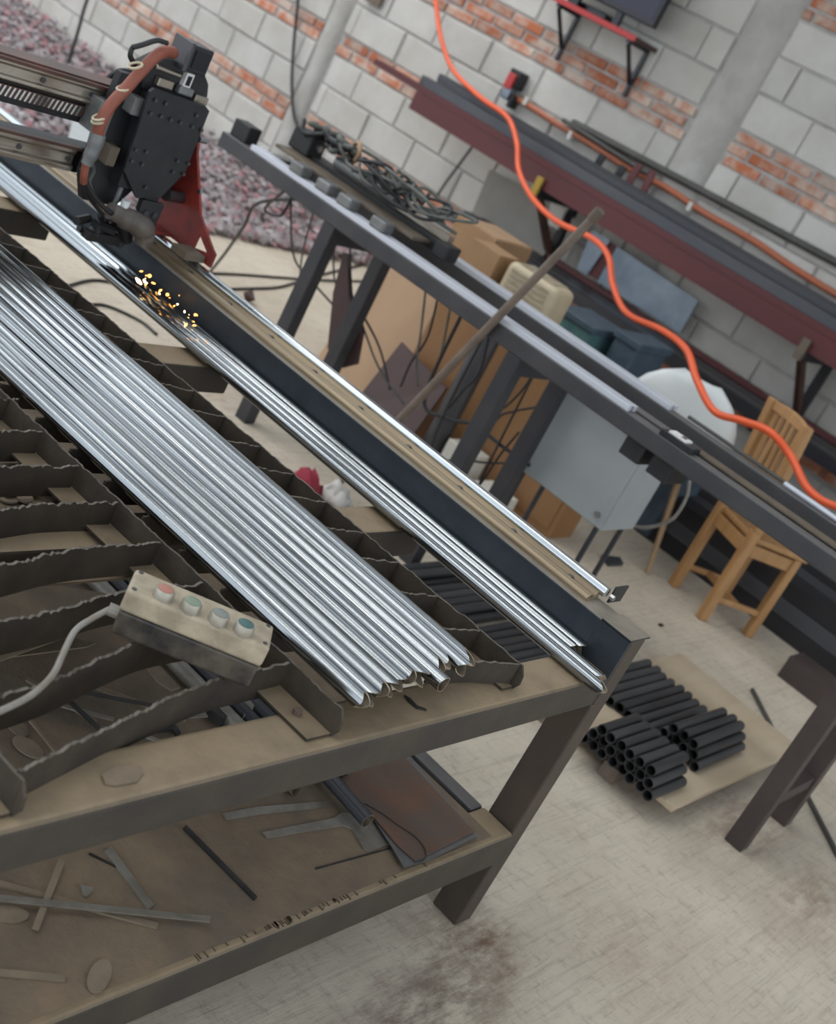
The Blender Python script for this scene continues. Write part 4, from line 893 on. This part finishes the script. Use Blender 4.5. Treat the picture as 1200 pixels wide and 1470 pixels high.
# bright orange flexible hose sweeping across
cable('orange_hose', [onX(p, X) for p, X in [((612, -60), 6.05), ((625, 0), 6.0), ((632, 50), 5.95), ((650, 100), 5.90), ((690, 140), 5.80), ((728, 168), 5.68), ((742, 205), 5.60), ((745, 245), 5.52), ((765, 285), 5.42), ((800, 318), 5.30), ((850, 342), 5.15), ((873, 368), 5.05), ((880, 410), 4.95), ((900, 450), 4.85), ((950, 474), 4.60), ((985, 502), 4.42), ((1000, 545), 4.30), ((1025, 590), 4.24), ((1065, 604), 4.20), ((1105, 620), 4.18), ((1135, 655), 4.18), ((1160, 702), 4.12), ((1200, 727), 4.08), ((1270, 735), 4.0)]], .0135, 'orange', 'bright orange flexible hose sweeping from the wall down past the chairs', 'hose', n=10, seg=6)
# wall valve / socket in red
vb = thing('wall_socket', 'red and black outlet fitting on the wall at the conduit end', 'socket', (6.17, 4.44, 1.2))
c = onX((740, 122), 6.16)
MB().box(6.11, 6.192, c.y - .04, c.y + .04, c.z - .02, c.z + .075).build('body', 'black_rough', vb, .006)
MB().box(6.09, 6.11, c.y - .025, c.y + .028, c.z - .035, c.z + .05).build('cover', 'red_plastic', vb, .006)
MB().box(6.10, 6.17, c.y - .03, c.y + .02, c.z - .09, c.z - .021).build('lower_fitting', 'sheet_blue', vb, .006)
MB().box(6.11, 6.18, c.y - .06, c.y - .035, c.z - .12, c.z - .05).build('stop_cock', 'black_rough', vb, .004)
# television on its shelf
tv = thing('television', 'flat black television standing on the red bracket shelf', 'television', (6.02, 4.1, 1.8))
XT = 6.0
c = onX((936, 40), XT); zt_ = c.z; yr = c.y
MB().box(XT, XT + .045, yr, yr + .72, zt_, zt_ + .42).build('case', 'tv_black', tv, .006)
MB().box(XT - .002, XT - .0002, yr + .02, yr + .70, zt_ + .03, zt_ + .40).build('screen', 'tv_screen', tv)
zsh = onX((914, 57), 5.96).z; ysh = onX((914, 57), 5.96).y
MB().box(XT + .01, XT + .035, yr + .20, yr + .24, zsh + .012, zt_).build('stand_foot', 'tv_black', tv); MB().box(XT + .01, XT + .035, yr + .48, yr + .52, zsh + .012, zt_).build('stand_foot', 'tv_black', tv)
ts = thing('television_shelf', 'narrow red-edged shelf on two black triangular brackets', 'shelf', (6.1, 4.1, zsh))
MB().box(5.95, 6.185, ysh, ysh + .62, zsh - .012, zsh + .0115).build('board', 'maroon', ts, .002)
MB().box(5.944, 5.9498, ysh, ysh + .62, zsh - .014, zsh + .013).build('edge_strip', 'red_plastic', ts)
for yy in (ysh + .035, ysh + .52):
    br = MB().box(6.165, 6.187, yy, yy + .022, zsh - .27, zsh - .0125).build('bracket', 'tv_black', ts, .002)
    MB().box(5.965, 6.165, yy, yy + .022, zsh - .032, zsh - .0125).build('bracket_arm', 'tv_black', br); MB().bar((5.985, yy + .011, zsh - .035), (6.165, yy + .011, zsh - .20), (0, .014, 0), (.012, 0, .014)).build('bracket_strut', 'tv_black', br)
tag(recenter(MB().box(6.06, 6.14, ysh + .30, ysh + .56, zsh + .0125, zsh + .045).build('set_top_box', 'tv_black', None, .004)), 'thin black media box lying on the red-edged shelf', 'box')
tag(recenter(MB().box(6.17, 6.186, onX((535, 5), 6.18).y - .06, onX((525, 0), 6.18).y, onX((535, 5), 6.18).z - .005, 1.5).build('wall_plaque', 'tan_plate')), 'dull olive board fixed high on the wall left of the rack', 'board')

# ================================================================== CABLES ON FLOOR AND WALL
def fz(l, z=.006): return [onZ(p, z) for p in l]
cable('floor_cable', fz([(300, 392), (345, 394), (400, 398), (460, 402), (540, 404)]), .006, 'cable_black', 'dark cable running straight across the pale floor', 'cable')
cable('floor_cable', fz([(325, 415), (360, 414), (400, 412), (435, 402), (470, 392), (520, 380)]), .006, 'cable_black', 'dark cable curving on the floor towards the bench legs', 'cable')
cable('floor_cable', fz([(90, 412), (140, 402), (200, 418), (240, 440)], .006), .006, 'cable_black', 'dark cable looping on the floor beneath the cutting table', 'cable')
cable('floor_cable', fz([(115, 440), (150, 438), (200, 460), (225, 480)], .006), .006, 'cable_black', 'second dark cable looping on the floor beneath the table', 'cable')
cable('hanging_cable', [V(3.62, 3.10, .747), onX((375, 290), 3.72), onX((350, 325), 3.85), onX((322, 365), 4.05), onZ((300, 392), .007)], .007, 'cable_black', 'black cable slanting down from the bench end to the floor', 'cable')
cable('hanging_cable', [V(3.31, 3.05, .747)] + [onX(p, 3.45) for p in [(380, 300), (400, 310), (410, 300), (425, 270)]], .005, 'cable_black', 'short cable loop under the bench end', 'cable')
for i, l in enumerate([[(472, 350), (480, 400), (510, 440), (525, 480), (545, 530), (580, 580)], [(495, 350), (505, 420), (520, 450), (545, 500), (560, 560)], [(610, 420), (605, 470), (598, 520), (600, 555)], [(630, 435), (615, 480), (590, 520), (575, 555)], [(645, 450), (635, 500), (622, 540), (612, 560)], [(700, 490), (690, 530), (665, 560), (645, 585)], [(448, 330), (435, 360), (430, 400), (420, 440)], [(400, 320), (420, 360), (445, 400), (480, 440)]]):
    pl = [onX(p, 3.68) for p in l]; pl[0] = V(3.625, pl[0].y, .746)
    cable('hanging_cable', pl, .0045, 'cable_black' if i % 2 else 'cable_greenish', 'thin cable hanging in loose loops below the bench', 'cable', 'cables hanging below the bench')
for i, l in enumerate([[(610, 570), (640, 600), (680, 610), (720, 640), (760, 668)], [(620, 640), (670, 660), (720, 665), (750, 662)], [(760, 545), (730, 580), (700, 600), (670, 625)], [(790, 575), (740, 590), (715, 600), (690, 640)], [(690, 690), (720, 650), (745, 620)]]):
    pl = [onX(p, 3.66) for p in l]; pl = [V(3.625, pl[0].y, .746)] + pl
    cable('hanging_cable', pl, .004 if i else .007, 'cable_black', 'dark cable strung between the bench legs and the grey panel', 'cable', 'cables by the grey panel')
cable('hanging_cable', [V(3.921, 1.62, .40)] + [onX(p, 4.0) for p in [(880, 738), (900, 752), (930, 757), (965, 745), (985, 715), (990, 690)]], .006, 'cable_gray', 'grey cable looping from the panel cabinet under the white chair', 'cable')
cable('wall_cable', [onX(p, 6.15) for p in [(432, -60), (428, 0), (422, 60), (419, 120), (422, 165), (432, 192)]], .011, 'cable_black', 'black cable hanging down the concrete pillar', 'cable')
cable('wall_cable', [onX(p, 5.6) for p in [(150, -60), (125, 0), (112, 45), (100, 85), (94, 112)]], .012, 'cable_black', 'straight black cable coming down over the gravel', 'cable')
cable('wall_cable', [onX(p, 6.14) for p in [(682, 205), (660, 235), (640, 262), (625, 285)]], .008, 'cable_black', 'dark wire slanting across the blocks below the red channels', 'cable')
# bundle beyond the gantry
for i, l in enumerate([[(152, 118), (160, 108), (175, 102), (190, 104)], [(148, 124), (165, 114), (182, 112), (196, 116)], [(155, 120), (168, 122), (176, 112), (172, 100)]]):
    MB().tube(crom([onY(p, 2.50 + .01 * i) for p in l], 6), .007, 6).build('lead', 'cable_black', G, smooth=True)

# ================================================================== SHORT BLACK TUBES ON THE PLYWOOD BOARD
ZP = .062
bd = thing('plywood_board', 'plywood board on low battens carrying short black tubes', 'board', (3.5, 1.3, 0))
MB().box(3.10, 4.02, .765, 1.26, ZP - .016, ZP).build('sheet', 'plywood', bd, .001)
for y in (.93, 1.18): MB().box(3.08, 3.98, y, y + .05, 0, ZP - .0165).build('batten', 'pole_wood', bd)
for x, y, rz in ((0, 0, 0),): pass
proto = MB().pipe((-.14, 0, 0), (.14, 0, 0), .0155, .0135, 14).build('black_tube', 'tube_black', smooth='auto')
bpy.data.objects.remove(proto); PM = bpy.data.meshes['black_tube']
RT = .0158
def btube(x, y, z, L_=.28, rz=0, lab='', grp=''):
    o = bpy.data.objects.new('black_tube', PM); COL.objects.link(o); o.location = (x, y, z); o.scale = (L_ / .28, 1, 1); o.rotation_euler = (0, 0, rz)
    return tag(o, lab, 'tube', grp)
rb = random.Random(12)
def bundle(x0, y0, n, rows, L_, zb, lab, grp, rz=0.0, skew=0.0):
    for l in range(rows):
        for k in range(n - l):
            btube(x0 + rb.uniform(-.012, .012) + skew * k, y0 - (k + l * .5) * .0325, zb + RT + .0004 + l * .0276, L_, rz + rb.uniform(-.012, .012), lab, grp)
bundle(3.52, 1.235, 8, 1, .40, ZP, 'short black steel tube in the flat row at the board\'s back edge', 'black tubes in the back row of the board')
bundle(3.49, .975, 5, 3, .33, ZP, 'short black steel tube in the stepped pile nearest the bench leg', 'black tubes in the bench-side pile', skew=.008)
bundle(3.13, 1.045, 8, 3, .20, ZP, 'short black steel tube in the long pile along the open board end', 'black tubes in the open-end pile')
bundle(3.20, .93, 3, 3, .18, ZP + .0558, 'short black steel tube heaped on top of the open-end pile', 'black tubes heaped on the open-end pile', skew=.012) if False else None
# rows of square black tubes further back on the floor
for g_, (y0, n) in enumerate(((1.30, 9), (1.62, 5), (1.80, 3))):
    for k in range(n):
        btube(3.24 + rb.uniform(-.015, .015), y0 + k * .0325, RT + .0004, .44, rb.uniform(-.01, .01), 'long black steel tube in the rows on the floor under the narrow tubes', 'black tubes on the floor under the side rail')
        if g_ and k < n - 1: btube(3.24 + rb.uniform(-.015, .015), y0 + (k + .5) * .0325, RT + .0279, .44, rb.uniform(-.01, .01), 'long black steel tube in the rows on the floor under the narrow tubes', 'black tubes on the floor under the side rail')
# rods, rag and chips on the floor
a = onZ((1080, 990), .008); b_ = onZ((1122, 1078), .008); b2_ = onZ((1205, 1232), .008)
tag(recenter(MB().cyl(a, b2_, .0075, 8).build('floor_rod', 'pipe_dark', smooth='auto')), 'thin steel rod lying on the floor past the bench leg', 'rod')
tag(recenter(MB().prism(fz([(862, 800), (888, 803), (893, 812), (872, 813)], .001), (0, 0, .012)).build('steel_plate', 'purlin_gray')), 'small dark plate lying on the floor before the shell chair', 'plate')
c = onZ((948, 898), 0); tag(recenter(MB().box(c.x - .012, c.x + .012, c.y - .006, c.y + .006, 0.0005, .006).build('floor_chip', 'scrap_dark')), 'tiny dark chip on the floor beyond the rail end', 'chip')
c = onZ((357, 424), .03); o = MB(); stone(o, (c.x, c.y, .03), .045); tag(recenter(o.build('floor_stone', 'maroon', smooth=False)), 'reddish stone lying alone on the pale floor', 'stone')
c = onZ((443, 692), .05)
def rag(name, c, sx, sy, h, m, label):
    NU = 8; vs = []; r = random.Random(hash(name) % 97)
    r = random.Random(len(name))
    for j in range(NU + 1):
        for i in range(NU + 1):
            u, v = i / NU * 2 - 1, j / NU * 2 - 1
            vs.append((c.x + u * sx + r.uniform(-.01, .01), c.y + v * sy + r.uniform(-.01, .01), .004 + h * (1 - max(abs(u), abs(v)) ** 2) * r.uniform(.5, 1)))
    fs = [(j * (NU + 1) + i, j * (NU + 1) + i + 1, (j + 1) * (NU + 1) + i + 1, (j + 1) * (NU + 1) + i) for j in range(NU) for i in range(NU)]
    o = MB().add(vs, fs).build(name, m, smooth=True); sd = o.modifiers.new('t', 'SOLIDIFY'); sd.thickness = .003; sd.offset = 1; recenter(o); return tag(o, label, 'rag')
rag('red_rag', onZ((438, 692), .03), .045, .05, .09, 'rag_red', 'crumpled red rag on the floor seen past the grate')
rag('white_rag', onZ((484, 706), .03), .045, .05, .07, 'rag_white', 'crumpled white rag beside the red one on the floor')
